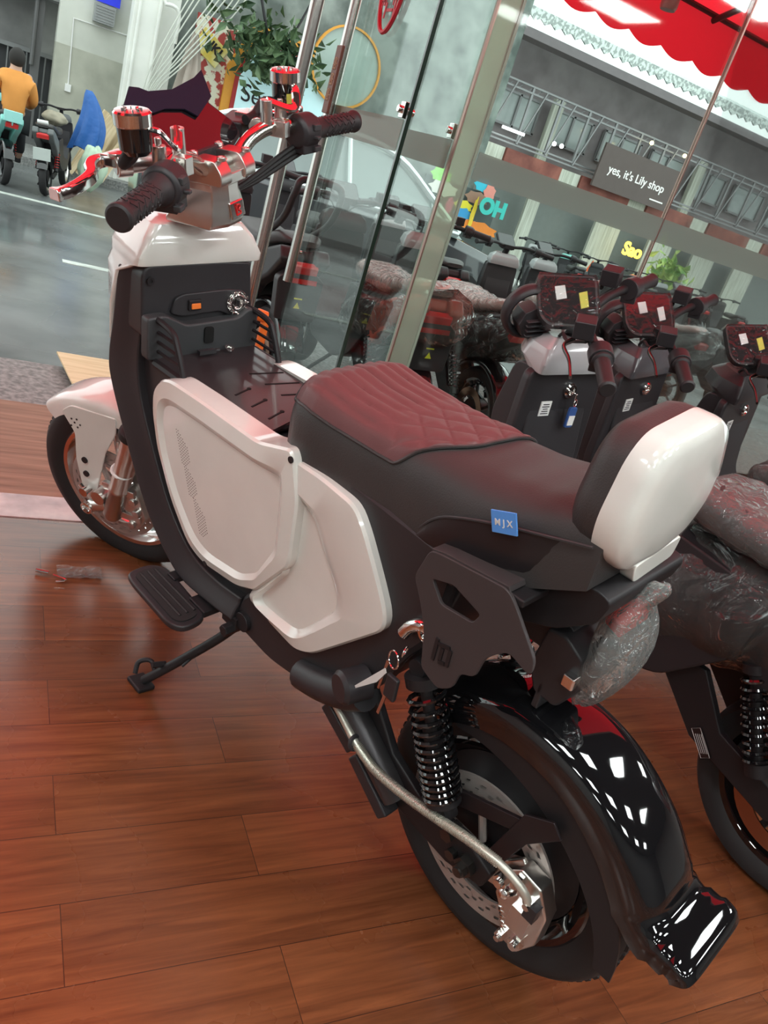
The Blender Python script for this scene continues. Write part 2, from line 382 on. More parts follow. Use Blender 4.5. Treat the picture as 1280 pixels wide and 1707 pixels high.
# carved plaque hung on the door handle
pl = thing('carved_wooden_plaque', 'narrow brown wooden plaque with carved characters hanging on the steel door handle', 'plaque', (1.110, FAC + .66, 1.41))
PLQ = mat('brown_carved_wood', (.16, .075, .05), .5, bump=.2, bscale=60); PLT = mat('pale_carved_wood', (.42, .30, .18), .6)
b = nb(); box(b, (0, 0, 0), (.012, .062, .24)); ob('board', b, PLQ, pl, bev=.003)
b = nb()
for zc in (.055, .0, -.055):
    for q in (-.016, 0, .016): box(b, (-.007, 0, zc + q), (.003, .034 if q else .042, .0045))
    box(b, (-.007, -.009, zc), (.003, .0045, .042)); box(b, (-.007, .009, zc), (.003, .0045, .042))
    box(b, (-.007, 0, zc + .008), (.003, .004, .03))
ob('carved_characters', b, PLT, pl, flat=True)
# ceiling panels
LEDM = mat('led_panel_diffuser', (1, 1, 1), .5, emit=LED, ec=(.93, 1.0, .98))
FRM = mat('white_lamp_frame', (.7, .7, .7), .4)
first = None
for ix, x in enumerate((-2.4, -.6, 1.2, 3.0, 4.8)):
    for iy, y in enumerate((-3.6, -1.7, .0)):
        if ix == 0 and iy == 0:
            L0 = thing('ceiling_light_panel', 'square white led light panel recessed in the dark shop ceiling', 'ceiling light', (x, y, 2.998), group='ceiling light panels of the shop')
            b = nb(); box(b, (0, 0, -.01), (.56, .56, .012)); ob('diffuser', b, LEDM, L0, flat=True)
            b = nb()
            for s in (-1, 1): box(b, (0, s * .29, -.010), (.60, .02, .024)); box(b, (s * .29, 0, -.010), (.02, .60, .024))
            ob('lamp_frame', b, FRM, L0, bev=.002)
        else:
            c = L0.copy(); col.objects.link(c); c.location = (x, y, 2.998)
            for ch in list(L0.children): d = ch.copy(); col.objects.link(d); d.parent = c

RLB = mat('red_backlit_panel', (.9, .03, .05), .5, emit=1.15, ec=(1, .02, .035))
rl = thing('red_light_box', 'wide red backlit ceiling box over the doorway end of the shop', 'light box', (1.1, 1.83, 2.91))
b = nb(); box(b, (0, 0, 0), (6.4, 1.4, .05)); ob('backlit_face', b, RLB, rl, flat=True)
b = nb(); box(b, (0, -.73, .02), (6.46, .04, .10)); ob('box_edge', b, FRM, rl, flat=True)

# ================================================================ the white e-bike in front
YAW, LEAN = 1.938, .18
BF = Vector((math.cos(YAW), math.sin(YAW), 0)); BL0 = Vector((-BF.y, BF.x, 0)); BZ = Vector((0, 0, 1))
BU = BZ * math.cos(LEAN) + BL0 * math.sin(LEAN); BLv = BL0 * math.cos(LEAN) - BZ * math.sin(LEAN)
bike = thing('electric_moped', 'white and black electric moped leaning on its side stand in front of the open doorway', 'electric moped', mw=frame((.906, .732, 0), BF, BLv, BU))
# steering: rake and turn of the bars (to the left)
RK, DL = .3736, .4362
PV = Vector((.9845, 0, 1.1193)); AX = Vector((-math.sin(RK), 0, math.cos(RK))); RS = Matrix.Rotation(DL, 3, AX)
ST = lambda v: PV + RS @ (Vector(v) - PV)
WR = .2547
def wheel(parent, c, xf, front, R=WR, tw=.044):
    # tyre with blocks of tread cut by sipes
    b = nb(); prof = []
    rim = R * .735
    sec = [(rim, tw * .72), (rim + .012, tw * .86), (rim + .03, tw), (R - .018, tw * .93), (R - .006, tw * .66), (R - .001, tw * .33), (R, 0)]
    prof = sec + [(r, -y) for r, y in reversed(sec[:-1])]
    prof.append(prof[0]); lathe(b, prof, c, (0, 1, 0), 96)
    for k in range(72):
        for s in (-1, 1):
            a = 2 * PI * (k + .25 * (s > 0)) / 72
            for rr, yy, ln in ((R - .0045, tw * .30 * s, .018), ):
                Rm = Matrix.Rotation(-a, 3, 'Y') @ Matrix.Rotation(s * .5, 3, 'X')
                box(b, Vector(c) + Matrix.Rotation(-a, 3, 'Y') @ Vector((rr - .002, yy, 0)), (.008, ln, .013), Matrix.Rotation(-a, 3, 'Y') @ Matrix.Rotation(-.42 * s, 3, 'Z'))
    t = ob('tyre', b, RUB, parent, xf=xf)
    b = nb(); rp = [(rim + .002, tw * .74), (rim - .002, tw * .80), (rim - .012, tw * .74), (rim - .020, tw * .45), (rim - .030, tw * .3), (rim - .032, 0)]
    rp = rp + [(r, -y) for r, y in reversed(rp[:-1])] + [(rim - .004, -tw * .4), (rim - .004, tw * .4), (rim + .002, tw * .74)]
    lathe(b, rp, c, (0, 1, 0), 72)
    m = CHR if front else GLOSS
    ob('wheel_rim', b, m, parent, xf=xf)
    b = nb(); n = 5 if front else 6
    for k in range(n):
        a = 2 * PI * k / n + .3; d = Vector((math.cos(a), 0, math.sin(a))); q = Vector((-d.z, 0, d.x)); r0 = .03 if front else .10
        for s in (-1, 1):
            P = [Vector(c) + d * r0 + q * s * .018, Vector(c) + d * (rim - .03) + q * s * .006 + Vector((0, 0, 0))]
            tube(b, P, .0065, 8, smooth=False)
    if not front: lathe(b, [(0, .045), (.11, .045), (.135, .02), (.155, .012), (.155, -.012), (.135, -.02), (.11, -.045), (0, -.045)], c, (0, 1, 0), 48)
    else: lathe(b, [(0, .04), (.03, .04), (.034, .02), (.034, -.02), (.03, -.04), (0, -.04)], c, (0, 1, 0), 32)
    ob('hub', b, m if front else BLKM, parent, xf=xf)
    b = nb(); box(b, Vector(c) + Vector((-(rim - .03) * .8, .012, -(rim - .03) * .55)), (.006, .02, .03)); cyl(b, Vector(c) + Vector((-(rim - .02) * .82, .01, -(rim - .02) * .57)), Vector(c) + Vector((-(rim - .02) * .66, .03, -(rim - .02) * .46)), .004)
    ob('valve', b, STEEL, parent, xf=xf)
    return t
def disc(name, c, y, R, r0, m, parent, xf=None):
    """brake disc with drilled holes"""
    b = nb(); c = Vector(c); nA = 72; rings = [r0 + (R - r0) * k / 8 for k in range(9)]
    def V(r, a, yy): return c + Vector((r * math.cos(a), yy, r * math.sin(a)))
    for side in (-1, 1):
        yy = y + side * .0022; G = {}
        for i in range(nA):
            for j, r in enumerate(rings): G[i, j] = b.verts.new(V(r, 2 * PI * i / nA + (j * .02), yy))
        for i in range(nA):
            for j in range(8):
                if j in (1, 3, 5) and (i + j) % 3 == 0 and side: continue
                b.faces.new((G[i, j], G[(i + 1) % nA, j], G[(i + 1) % nA, j + 1], G[i, j + 1]))
    bmesh.ops.recalc_face_normals(b, faces=b.faces)
    lathe(b, [(R, y - .0022), (R, y + .0022)], c, (0, 1, 0), 72); lathe(b, [(r0, y - .0022), (r0, y + .0022)], c, (0, 1, 0), 72)
    for k in range(5):
        a = 2 * PI * k / 5; d = Vector((math.cos(a), 0, math.sin(a))); tube(b, [c + Vector((0, y, 0)) + d * .02, c + Vector((0, y, 0)) + d * (r0 + .004)], .007, 8, smooth=False)
    return ob(name, b, m, parent, xf=xf)
DISCM = mat('drilled_steel_disc', (.50, .45, .42), .42, .55)
FC = (1.3446, 0, .2396)
wheel(bike, (0, 0, WR), None, False)
wheel(bike, FC, ST, True)
disc('brake_disc', (0, 0, WR), .062, .142, .098, DISCM, bike)
disc('brake_disc', FC, .055, .135, .095, DISCM, bike, ST)

# swing arm, axle, mudguard stay
b = nb()
prism(b, [(.33, .40), (.36, .36), (.26, .27), (.16, .215), (.04, .205), (-.035, .225), (-.045, .27), (.02, .295), (.12, .285), (.20, .32), (.28, .42)], .082, .100)
prism(b, [(.33, .40), (.36, .36), (.26, .27), (.16, .215), (.04, .205), (-.035, .225), (-.045, .27), (.02, .295), (.12, .285), (.20, .32), (.28, .42)], -.082, -.100)
ob('swing_arm', b, BLKM, bike, bev=.005)
b = nb(); tube(b, [(.35, .105, .37), (.27, .112, .33), (.20, .112, .28), (.165, .108, .25)], .026, 14); ob('swing_arm_tube', b, mat('grey_satin_metal', (.07, .065, .068), .35, .5), bike)
b = nb()
for a, c in (((.352, .335), (.268, .290)), ((.262, .282), (.165, .215))):
    A = Vector((a[0], .118, a[1])); C = Vector((c[0], .118, c[1])); d = (C - A); ang = math.atan2(d.z, d.x)
    box(b, (A + C) / 2 + Vector((0, 0, -.004)), (d.length, .035, .030), Matrix.Rotation(-ang, 3, 'Y'))
ob('chain_pad', b, BLK, bike, bev=.004)
b = nb(); cyl(b, (0, -.13, WR - .005), (0, .128, WR - .005), .009); lathe(b, [(0, 0), (.019, 0), (.019, .014), (.013, .014), (.013, .024), (0, .026)], (0, .10, WR - .005), (0, 1, 0), 6)
ob('axle', b, mat('dark_steel', (.10, .095, .09), .35, .9), bike)
b = nb(); cyl(b, (.045, .085, .285), (.045, .118, .285), .013, 6); cyl(b, (.03, .085, .245), (.03, .112, .245), .011, 6); cyl(b, (.075, .085, .31), (.075, .108, .31), .010, 6)
ob('bolt', b, mat('dark_steel', (.10, .095, .09), .35, .9), bike)
# shocks
def shock(y, top, bot):
    b = nb(); T = Vector((top[0], y, top[1])); Bt = Vector((bot[0], y, bot[1])); d = (Bt - T).normalized()
    cyl(b, T, Bt, .010, 16); cyl(b, T + d * .10, Bt, .016, 16)
    cyl(b, T + d * .012, T + d * .03, .031, 24); cyl(b, Bt - d * .035, Bt - d * .02, .030, 24)
    lathe(b, [(.0, -.014), (.016, -.014), (.016, .014), (0, .014)], T, (0, 1, 0), 20); lathe(b, [(.0, -.014), (.016, -.014), (.016, .014), (0, .014)], Bt, (0, 1, 0), 20)
    o = ob('shock_absorber', b, BLKM, bike)
    b = nb(); coil(b, T + d * .03, Bt - d * .03, .030, .0042, 13, pitch=lambda s: s ** .78); ob('coil_spring', b, GLOSS, o)
    b = nb(); cyl(b, T + d * .035, T + d * .115, .0065, 12); ob('damper_rod', b, CHR, o)
shock(.112, (.178, .555), (.062, .325)); shock(-.112, (.178, .555), (.062, .325))

# rear mudguard
def mudguard():
    path = [(.215, .435, 0), (.19, .475, 0), (.14, .525, 0), (.07, .560, 0), (0, .572, 0), (-.08, .566, 0), (-.15, .538, 0), (-.215, .49, 0), (-.262, .435, 0), (-.278, .408, .3), (-.296, .400, .7), (-.318, .398, 1), (-.338, .392, 1), (-.349, .380, 1)]
    b = nb(); P = spline([(x, 0, z) for x, z, _ in path], 4); K = [path[min(len(path) - 1, int(i / 4))][2] for i in range(len(P))]; rings = []
    n = len(P)
    for i in range(n):
        t = (P[min(n - 1, i + 1)] - P[max(0, i - 1)]).normalized(); nn = Vector((-t.z, 0, t.x));
        if nn.dot(P[i] - Vector((0, 0, .2))) < 0: nn = -nn
        k = K[i]; W = .080 + .004 * k; dp = .062 * (1 - k) + .030 * k; ring = []
        for j in range(25):
            th = PI * j / 24; cy = math.cos(th); sy = math.sin(th)
            y = W * math.copysign(abs(cy) ** (.62 - .3 * k), cy); h = -dp + dp * abs(sy) ** (.62 - .3 * k)
            ring.append(P[i] + nn * h + Vector((0, y, 0)))
        for j in range(25):
            th = PI * (24 - j) / 24; cy = math.cos(th); sy = math.sin(th)
            y = (W - .004) * math.copysign(abs(cy) ** (.62 - .3 * k), cy); h = -dp + (dp - .004) * abs(sy) ** (.62 - .3 * k)
            ring.append(P[i] + nn * h + Vector((0, y, 0)))
        rings.append(ring)
    loft(b, rings); return b
ob('rear_mudguard', mudguard(), GLOSS, bike, ang=60)
b = nb()
for s in (1, -1):
    pts = []
    for k in range(17):
        a = math.radians(62 + 118 * k / 16); pts.append((.262 * math.cos(a), .2547 + .262 * math.sin(a)))
    for k in range(17):
        a = math.radians(180 - 118 * k / 16); r = .232 - .03 * math.sin(PI * (k / 16)); pts.append((r * math.cos(a), .2547 + r * math.sin(a)))
    prism(b, pts, s * .070, s * .076)
ob('mudguard_bracket', b, BLKM, bike, bev=.001)
b = nb(); prism(b, [(-.02, .30), (-.055, .43), (-.10, .46), (-.12, .44), (-.075, .38), (-.05, .30)], .086, .092); prism(b, [(.11, .30), (-.06, .385), (-.05, .41), (.11, .34)], .080, .088)
ob('mudguard_stay', b, mat('dark_brown_black_metal', (.028, .02, .022), .45, .4), bike, bev=.002)

# rear calliper and braided hose
b = nb()
prism(b, [(-.055, .30), (-.085, .335), (-.125, .330), (-.150, .285), (-.150, .215), (-.128, .165), (-.095, .165), (-.080, .215), (-.060, .245)], .066, .098)
prism(b, [(-.03, .275), (-.075, .335), (-.110, .30), (-.085, .24), (-.035, .225), (0, .225), (0, .275)], .070, .080)
cl = ob('rear_brake_calliper', b, SIL, bike, bev=.004, seg=3)
b = nb()
for x, z, r in ((-.066, .292, .013), (-.09, .318, .010), (-.12, .30, .010), (-.125, .20, .012), (-.098, .185, .009)):
    cyl(b, (x, .096, z), (x, .112, z), r, 6); cyl(b, (x, .11, z), (x, .118, z), r * .6, 12)
box(b, (-.115, .102, .245), (.035, .014, .05)); lathe(b, [(0, 0), (.012, 0), (.009, .012), (.005, .018), (.008, .024), (0, .03)], (-.082, .098, .282), (0, 1, .3), 16)
ob('calliper_bolt', b, CHR, cl)
b = nb(); coil(b, (-.075, .088, .235), (-.10, .088, .185), .010, .002, 6); ob('return_spring', b, CHR, cl)
hp = [(.352, .128, .36), (.30, .136, .345), (.25, .142, .325), (.20, .142, .312), (.13, .138, .315), (.06, .132, .325), (0, .128, .338), (-.06, .122, .342), (-.105, .115, .325), (-.122, .108, .295)]
b = nb(); tube(b, hp, .0072, 10); hs = ob('brake_hose', b, HOSE, bike)
b = nb(); coilp = spline(hp[2:8], 60)
for p0, p1 in zip(coilp[::3], coilp[1::3]): cyl(b, p0, p1, .0090, 10)
ob('spring_sleeve', b, HOSE, hs)
for p in ((.255, .142, .326), (.35, .128, .36)): b = nb(); torus(b, p, (1, 0, -.4), .012, .004, 16, 8); ob('cable_tie', b, BLK, bike)
b = nb(); box(b, (-.128, .104, .29), (.02, .02, .03)); ob('hose_end', b, BLK, bike)

# ---- main body
core = [(1.10, .925), (1.145, .80), (1.165, .70), (1.155, .63), (1.09, .52), (1.0, .395), (.91, .32), (.80, .275), (.64, .285), (.53, .295), (.405, .322), (.32, .37), (.25, .455), (.205, .55), (.165, .64), (.14, .765), (.50, .765), (.56, .72), (.90, .722), (1.035, .735), (1.035, .90)]
b = nb(); prism(b, rounded(core, .03, 3), -.108, .108); ob('main_body', b, BLK, bike, bev=.014, seg=3)
# leg-shield side flanges: a broad rolled edge from the cowl down to the foot area
for s in (1, -1):
    out = [(1.120, .905), (1.150, .78), (1.172, .70), (1.166, .645), (1.10, .53), (1.005, .395), (.915, .322), (.84, .292), (.74, .300), (.64, .315)]
    inn = [(1.04, .915), (1.05, .80), (1.065, .72), (1.055, .645), (1.005, .55), (.935, .445), (.865, .385), (.80, .362), (.72, .362), (.64, .375)]
    O = [(p.x, p.z) for p in spline([(x, 0, z) for x, z in out], 5)]; I = [(p.x, p.z) for p in spline([(x, 0, z) for x, z in inn], 5)]
    mid = [((a[0] + c[0]) / 2, (a[1] + c[1]) / 2) for a, c in zip(O, I)]
    q1 = [((a[0] * .8 + c[0] * .2), (a[1] * .8 + c[1] * .2)) for a, c in zip(O, I)]; q2 = [((a[0] * .25 + c[0] * .75), (a[1] * .25 + c[1] * .75)) for a, c in zip(O, I)]
    b = nb(); sec = [(O, .100), (O, .132), (q1, .147), (mid, .140), (q2, .130), (I, .126), (I, .10)]
    rows = [[b.verts.new((p[0], s * y, p[1])) for p in L] for L, y in sec]
    for a, c in zip(rows, rows[1:]):
        for j in range(len(a) - 1): b.faces.new((a[j], a[j + 1], c[j + 1], c[j]))
    b.faces.new([r[0] for r in rows]); b.faces.new([r[-1] for r in reversed(rows)])
    bmesh.ops.recalc_face_normals(b, faces=b.faces)
    ob('leg_shield_flange', b, BLK, bike, bev=.004, ang=30)
# lower frame rail and rear body side cover
for s in (1, -1):
    b = nb(); o1 = rounded([(.64, .38), (.66, .30), (.53, .292), (.405, .318), (.315, .37), (.245, .455), (.21, .55), (.165, .62), (.15, .775), (.36, .785), (.52, .785), (.49, .70), (.49, .55), (.60, .42)], .03, 4)
    relief(b, [(o1, .09), (o1, .118), (inset(o1, .008), .126)], s); ob('side_cover', b, GREYP if False else BLK, bike, ang=30)
    b = nb(); tube(b, [(.425, s * .128, .345), (.36, s * .134, .372), (.30, s * .136, .405), (.262, s * .134, .435)], .030, 16); ob('foot_rest_bracket', b, BLK, bike)
    b = nb(); lathe(b, [(0, 0), (.030, 0), (.030, .045), (.024, .052), (0, .052)], (.27, s * .13, .455), (.25, s * 1, 0), 24); ob('foot_peg_socket', b, BLK, bike)
    b = nb(); cyl(b, (.645, s * .11, .30), (.645, s * .16, .30), .014, 6); cyl(b, (.62, s * .11, .33), (.62, s * .135, .33), .022, 16); box(b, (.655, s * .125, .315), (.05, .03, .03)); ob('peg_bolt', b, BLKM, bike, bev=.002)

# ---- white side panels
pf = rounded([(.958, .650), (.957, .700), (.928, .735), (.890, .747), (.78, .752), (.60, .755), (.512, .784), (.500, .772), (.478, .700), (.480, .566), (.568, .452), (.625, .424), (.747, .402), (.807, .415), (.880, .486), (.938, .580)], [.02, .02, .02, .02, .02, .02, .012, .01, .02, .02, .012, .02, .03, .03, .03, .02], 4)
pfi = rounded([(.925, .640), (.922, .678), (.905, .692), (.880, .700), (.78, .706), (.60, .712), (.53, .722), (.527, .715), (.524, .69), (.520, .575), (.566, .490), (.615, .455), (.735, .432), (.790, .445), (.855, .505), (.905, .580)], [.02, .02, .02, .02, .02, .02, .006, .006, .02, .02, .012, .02, .03, .03, .03, .02], 4)
pr = rounded([(.502, .765), (.435, .768), (.352, .762), (.322, .730), (.272, .66), (.247, .620), (.246, .588), (.325, .500), (.400, .418), (.444, .396), (.52, .402), (.585, .408), (.597, .425), (.55, .485), (.494, .556), (.497, .66)], [.01, .02, .02, .02, .03, .03, .02, .03, .03, .02, .02, .012, .012, .02, .02, .02], 4)
pri = rounded([(.499, .700), (.47, .692), (.443, .684), (.420, .65), (.385, .61), (.362, .580), (.360, .545), (.39, .505), (.43, .452), (.455, .428), (.51, .420), (.56, .418), (.572, .430), (.53, .487), (.497, .535), (.498, .62)], [.006, .01, .02, .02, .03, .03, .02, .03, .03, .02, .02, .012, .012, .02, .01, .01], 4)
PERF = mat('perforation_shadow', (.16, .12, .11), .7)
for s in (1, -1):
    b = nb(); m1 = inset(pf, .004)
    mid = [((p[0] * .55 + q[0] * .45), (p[1] * .55 + q[1] * .45)) for p, q in zip(pf, pfi)]; m3 = [((p[0] * .12 + q[0] * .88), (p[1] * .12 + q[1] * .88)) for p, q in zip(pf, pfi)]
    mid = [((p[0] * .25 + q[0] * .75), (p[1] * .25 + q[1] * .75)) for p, q in zip(pf, pfi)]
    relief(b, [(pf, .10), (pf, .146), (m1, .1505), (mid, .1545), (pfi, .1495), ([(.735 + (x_ - .735) * .975, .59 + (z_ - .59) * .975) for x_, z_ in pfi], .1465)], s); P = ob('front_side_panel', b, WHITE, bike, ang=28)
    b = nb()
    for (x0, z0, rows, off) in ((.868, .652, 13, 0), (.835, .590, 12, 0), (.795, .532, 14, 0)):
        for r in range(rows):
            zz = z0 - r * .0052; w = 2 + min(r, rows - r, 4)
            for q in range(w): cyl(b, (x0 - r * .0022 - q * .0066, s * .1458, zz), (x0 - r * .0022 - q * .0066, s * .1470, zz), .0012, 6)
    ob('perforations', b, PERF, P, flat=True)
    b = nb(); lathe(b, [(0, 0), (.006, 0), (.006, .003), (0, .003)], (.505, s * .150, .768), (0, s, 0), 12); lathe(b, [(0, 0), (.006, 0), (.006, .003), (0, .003)], (.735, s * .150, .410), (0, s, 0), 12); ob('panel_screw', b, BLKM, P)
    b = nb(); m1 = inset(pr, .004); mid = [((p[0] * .5 + q[0] * .5), (p[1] * .5 + q[1] * .5)) for p, q in zip(pr, pri)]; m3 = [((p[0] * .1 + q[0] * .9), (p[1] * .1 + q[1] * .9)) for p, q in zip(pr, pri)]
    mid = [((p[0] * .25 + q[0] * .75), (p[1] * .25 + q[1] * .75)) for p, q in zip(pr, pri)]
    relief(b, [(pr, .10), (pr, .138), (m1, .143), (mid, .147), (pri, .137), ([(.44 + (x_ - .44) * .965, .55 + (z_ - .55) * .965) for x_, z_ in pri], .132)], s); ob('rear_side_panel', b, WHITE, bike, ang=28)

# ---- seat
def stop(x):
    K = [(-.03, .950), (.0, .945), (.05, .928), (.10, .912), (.17, .898), (.25, .893), (.35, .886), (.45, .886), (.52, .893), (.555, .885), (.575, .860)]
    if x <= K[0][0]: return K[0][1]
    for (a, za), (c, zc) in zip(K, K[1:]):
        if x <= c: t = (x - a) / (c - a); t = t * t * (3 - 2 * t) * .4 + t * .6; return za + (zc - za) * t
    return K[-1][1]
def lerpK(K, x):
    if x <= K[0][0]: return K[0][1]
    for (a, za), (c, zc) in zip(K, K[1:]):
        if x <= c: return za + (zc - za) * (x - a) / (c - a)
    return K[-1][1]
sbot = lambda x: lerpK([(-.03, .845), (.05, .800), (.14, .762), (.22, .748), (.52, .748), (.575, .76)], x)
swid = lambda x: lerpK([(-.03, .112), (.06, .122), (.16, .126), (.30, .122), (.42, .128), (.50, .134), (.535, .130), (.56, .118), (.575, .10)], x)
def seatp(x, th, off=0):
    w = swid(x) + off; zt = stop(x) + off; zb = sbot(x); zm = zt - .075; c = math.cos(th); s = math.sin(th); e = .42
    y = w * math.copysign(abs(c) ** e, c); h = abs(s) ** .55
    return Vector((x, y, zb + (zt - zb) * h))
def seatmesh():
    b = nb(); xs = [-.03 + .605 * i / 44 for i in range(45)]; rings = []
    for x in xs: rings.append([seatp(x, PI * j / 32) for j in range(33)])
    R = [[b.verts.new(p) for p in r] for r in rings]
    for a, c in zip(R, R[1:]):
        for j in range(32): b.faces.new((a[j], a[j + 1], c[j + 1], c[j]))
        b.faces.new((a[0], c[0], c[32], a[32]))
    b.faces.new(R[0]); b.faces.new(list(reversed(R[-1]))); bmesh.ops.recalc_face_normals(b, faces=b.faces); return b
seat = ob('seat', seatmesh(), LEA, bike, ang=50, bev=.012, seg=3)
def ztop(x, y, off=0):
    w = swid(x) + off; c = min(1, abs(y) / w) ** (1 / .42); s = math.sqrt(max(0, 1 - c * c)); return sbot(x) + (stop(x) + off - sbot(x)) * s ** .55
# quilted pad on the rider's half of the seat
def padedge(y): return .236 + .055 * max(0, y / .118) ** 2.2 - .012 * (1 if y < 0 else 0) * (abs(y) / .118)
b = nb(); NX, NY = 110, 64; G = {}
def padxy(i, j):
    t = j / NY * 2 - 1; yy = t; xb = padedge(t * .118); x = xb + (.560 - xb) * i / NX
    w = swid(x); y = t * w * (.935 - .13 * max(0, 1 - i / NX / .10) ** 2)
    return x, y, t
for i in range(NX + 1):
    for j in range(NY + 1):
        x, y, t = padxy(i, j)
        u = y / .025; rib = abs(math.sin(u * PI)) ** .5
        q = max(0, min(1, (.40 - x) / .06))
        d1 = abs(math.sin(PI * (x / .066 + y / .052))) ** .5; d2 = abs(math.sin(PI * (x / .066 - y / .052))) ** .5
        h = rib * (1 - q) + min(d1, d2) * q
        edge = min(1, min(i, NX - i, j, NY - j) / 2.5)
        G[i, j] = b.verts.new((x, y, ztop(x, y) + .0012 + (.0015 + .0058 * h) * edge))
for i in range(NX):
    for j in range(NY): b.faces.new((G[i, j], G[i + 1, j], G[i + 1, j + 1], G[i, j + 1]))
bmesh.ops.recalc_face_normals(b, faces=b.faces); ob('quilted_pad', b, PAD, seat, ang=80)
b = nb(); rim = [padxy(i, NY) for i in range(0, NX + 1, 5)] + [padxy(NX, j) for j in range(NY - 4, 0, -4)] + [padxy(i, 0) for i in range(NX, -1, -5)] + [padxy(0, j) for j in range(4, NY, 4)]
tube(b, [(x, y, ztop(x, y) + .003) for x, y, t in rim], .0028, 6, 2, closed=True); ob('piping', b, LEA, seat)
# side skirts and seams
SK = mat('black_smooth_leather', (.018, .016, .018), .34)
for s in (1, -1):
    def sk(x, f): return (x, s * (swid(x) + .004 - .012 * (1 - f)), sbot(x) + f * (stop(x) - sbot(x)))
    top = [(.245, .10), (.235, .26), (.205, .48), (.16, .62), (.10, .68), (.04, .66), (-.02, .60)]
    b = nb(); tp = spline([sk(x, f) for x, f in top], 4); bt = [Vector(sk(p.x if p.x > -.02 else -.02, .03)) for p in tp]
    rr = []
    for p, q in zip(tp, bt):
        g = max(0, min(1, (p.x + .02) / .07)); e_ = Vector((0, -s * .016 * (1 - g), 0))
        rr.append([p - Vector((0, s * .006, 0)) + e_, p + Vector((0, s * .002, 0)) + e_, p.lerp(q, .3) + Vector((0, s * .007 * g, 0)) + e_, p.lerp(q, .7) + Vector((0, s * .007 * g, 0)) + e_, q + e_, q - Vector((0, s * .01, 0)) + e_])
    loft(b, rr); ob('seat_skirt', b, SK, seat, ang=60)
    b = nb(); tube(b, [p + Vector((0, s * .003, .001)) for p in tp], .0022, 6, 1); tube(b, [sk(.21, .05), sk(.17, .18), sk(.10, .26), sk(.02, .26), sk(-.025, .25)], .0018, 6, 4); ob('seam', b, GREYP, seat)
lbm = Matrix.Translation((.093, .1375, .8825)) @ Matrix(((-.93, .37, 0, 0), (0, 0, 1, 0), (.37, .93, 0, 0), (0, 0, 0, 1)))
b = nb(); box(b, (0, 0, 0), (.040, .030, .003)); b.transform(lbm); lb = ob('blue_label', b, BLUE, bike, bev=.0006)
text('label_text', 'M J X', .0125, WHT, lb, lbm @ Matrix.Translation((0, -.0005, .0019)), .0003, .00015)
# seat base
b = nb(); prism(b, rounded([(.22, .75), (.14, .765), (.05, .80), (-.03, .845), (-.06, .84), (-.05, .80), (.0, .755), (.10, .71), (.20, .70)], .012, 3), -.095, .095); ob('tail_frame', b, BLKM, bike, bev=.008)

# ---- back rest
bs = rounded([(y_ * .93, .957 + (z_ - .957) * .93) for y_, z_ in [(.068, 1.062), (-.058, 1.062), (-.100, 1.035), (-.128, .955), (-.122, .905), (-.078, .862), (0, .852), (.078, .862), (.122, .905), (.128, .955), (.100, 1.035)]], .020, 4)
def shell(loops, xf=None):
    b = nb(); R = [[b.verts.new((x, p[0], p[1])) for p in o] for o, x in loops]; n = len(R[0])
    for a, c in zip(R, R[1:]):
        for j in range(n): b.faces.new((a[j], a[(j + 1) % n], c[(j + 1) % n], c[j]))
    b.faces.new(R[-1]); b.faces.new(list(reversed(R[0]))); bmesh.ops.recalc_face_normals(b, faces=b.faces); return b
RX = Matrix.Rotation(.0, 3, 'X'); BRC = Vector((0, 0, .965))
bx = lambda v: BRC + Matrix.Rotation(-.10, 3, 'X') @ (Vector(v) - BRC) + Vector((0, 0, 0))
def scl(o, k): return [(p[0] * k, .965 + (p[1] - .965) * k) for p in o]
ob('backrest_shell', shell([(bs, -.012), (scl(bs, 1.0), -.034), (scl(bs, .985), -.042), (scl(bs, .94), -.048), (scl(bs, .78), -.0525), (scl(bs, .4), -.054)]), WHITE, bike, ang=45, xf=bx)
ob('backrest_cushion', shell([(scl(bs, .5), .036), (scl(bs, .84), .032), (scl(bs, .94), .022), (scl(bs, .985), .006), (scl(bs, .99), -.015)]), LEA, bike, ang=60, xf=bx)
b = nb(); prism(b, rounded([(-.062, .875), (.055, .875), (.045, .843), (-.052, .843)], .01, 3), -.050, -.012, 'yz'); ob('backrest_lip', b, WHITE, bike, bev=.006, xf=bx)
b = nb(); tube(b, [(-.01, .05, .86), (-.005, .05, .82), (.03, .05, .79), (.09, .05, .775)], .012, 12); tube(b, [(-.01, -.05, .86), (-.005, -.05, .82), (.03, -.05, .79), (.09, -.05, .775)], .012, 12); box(b, (-.01, 0, .835), (.03, .13, .05))
ob('backrest_bracket', b, BLKM, bike, bev=.004)

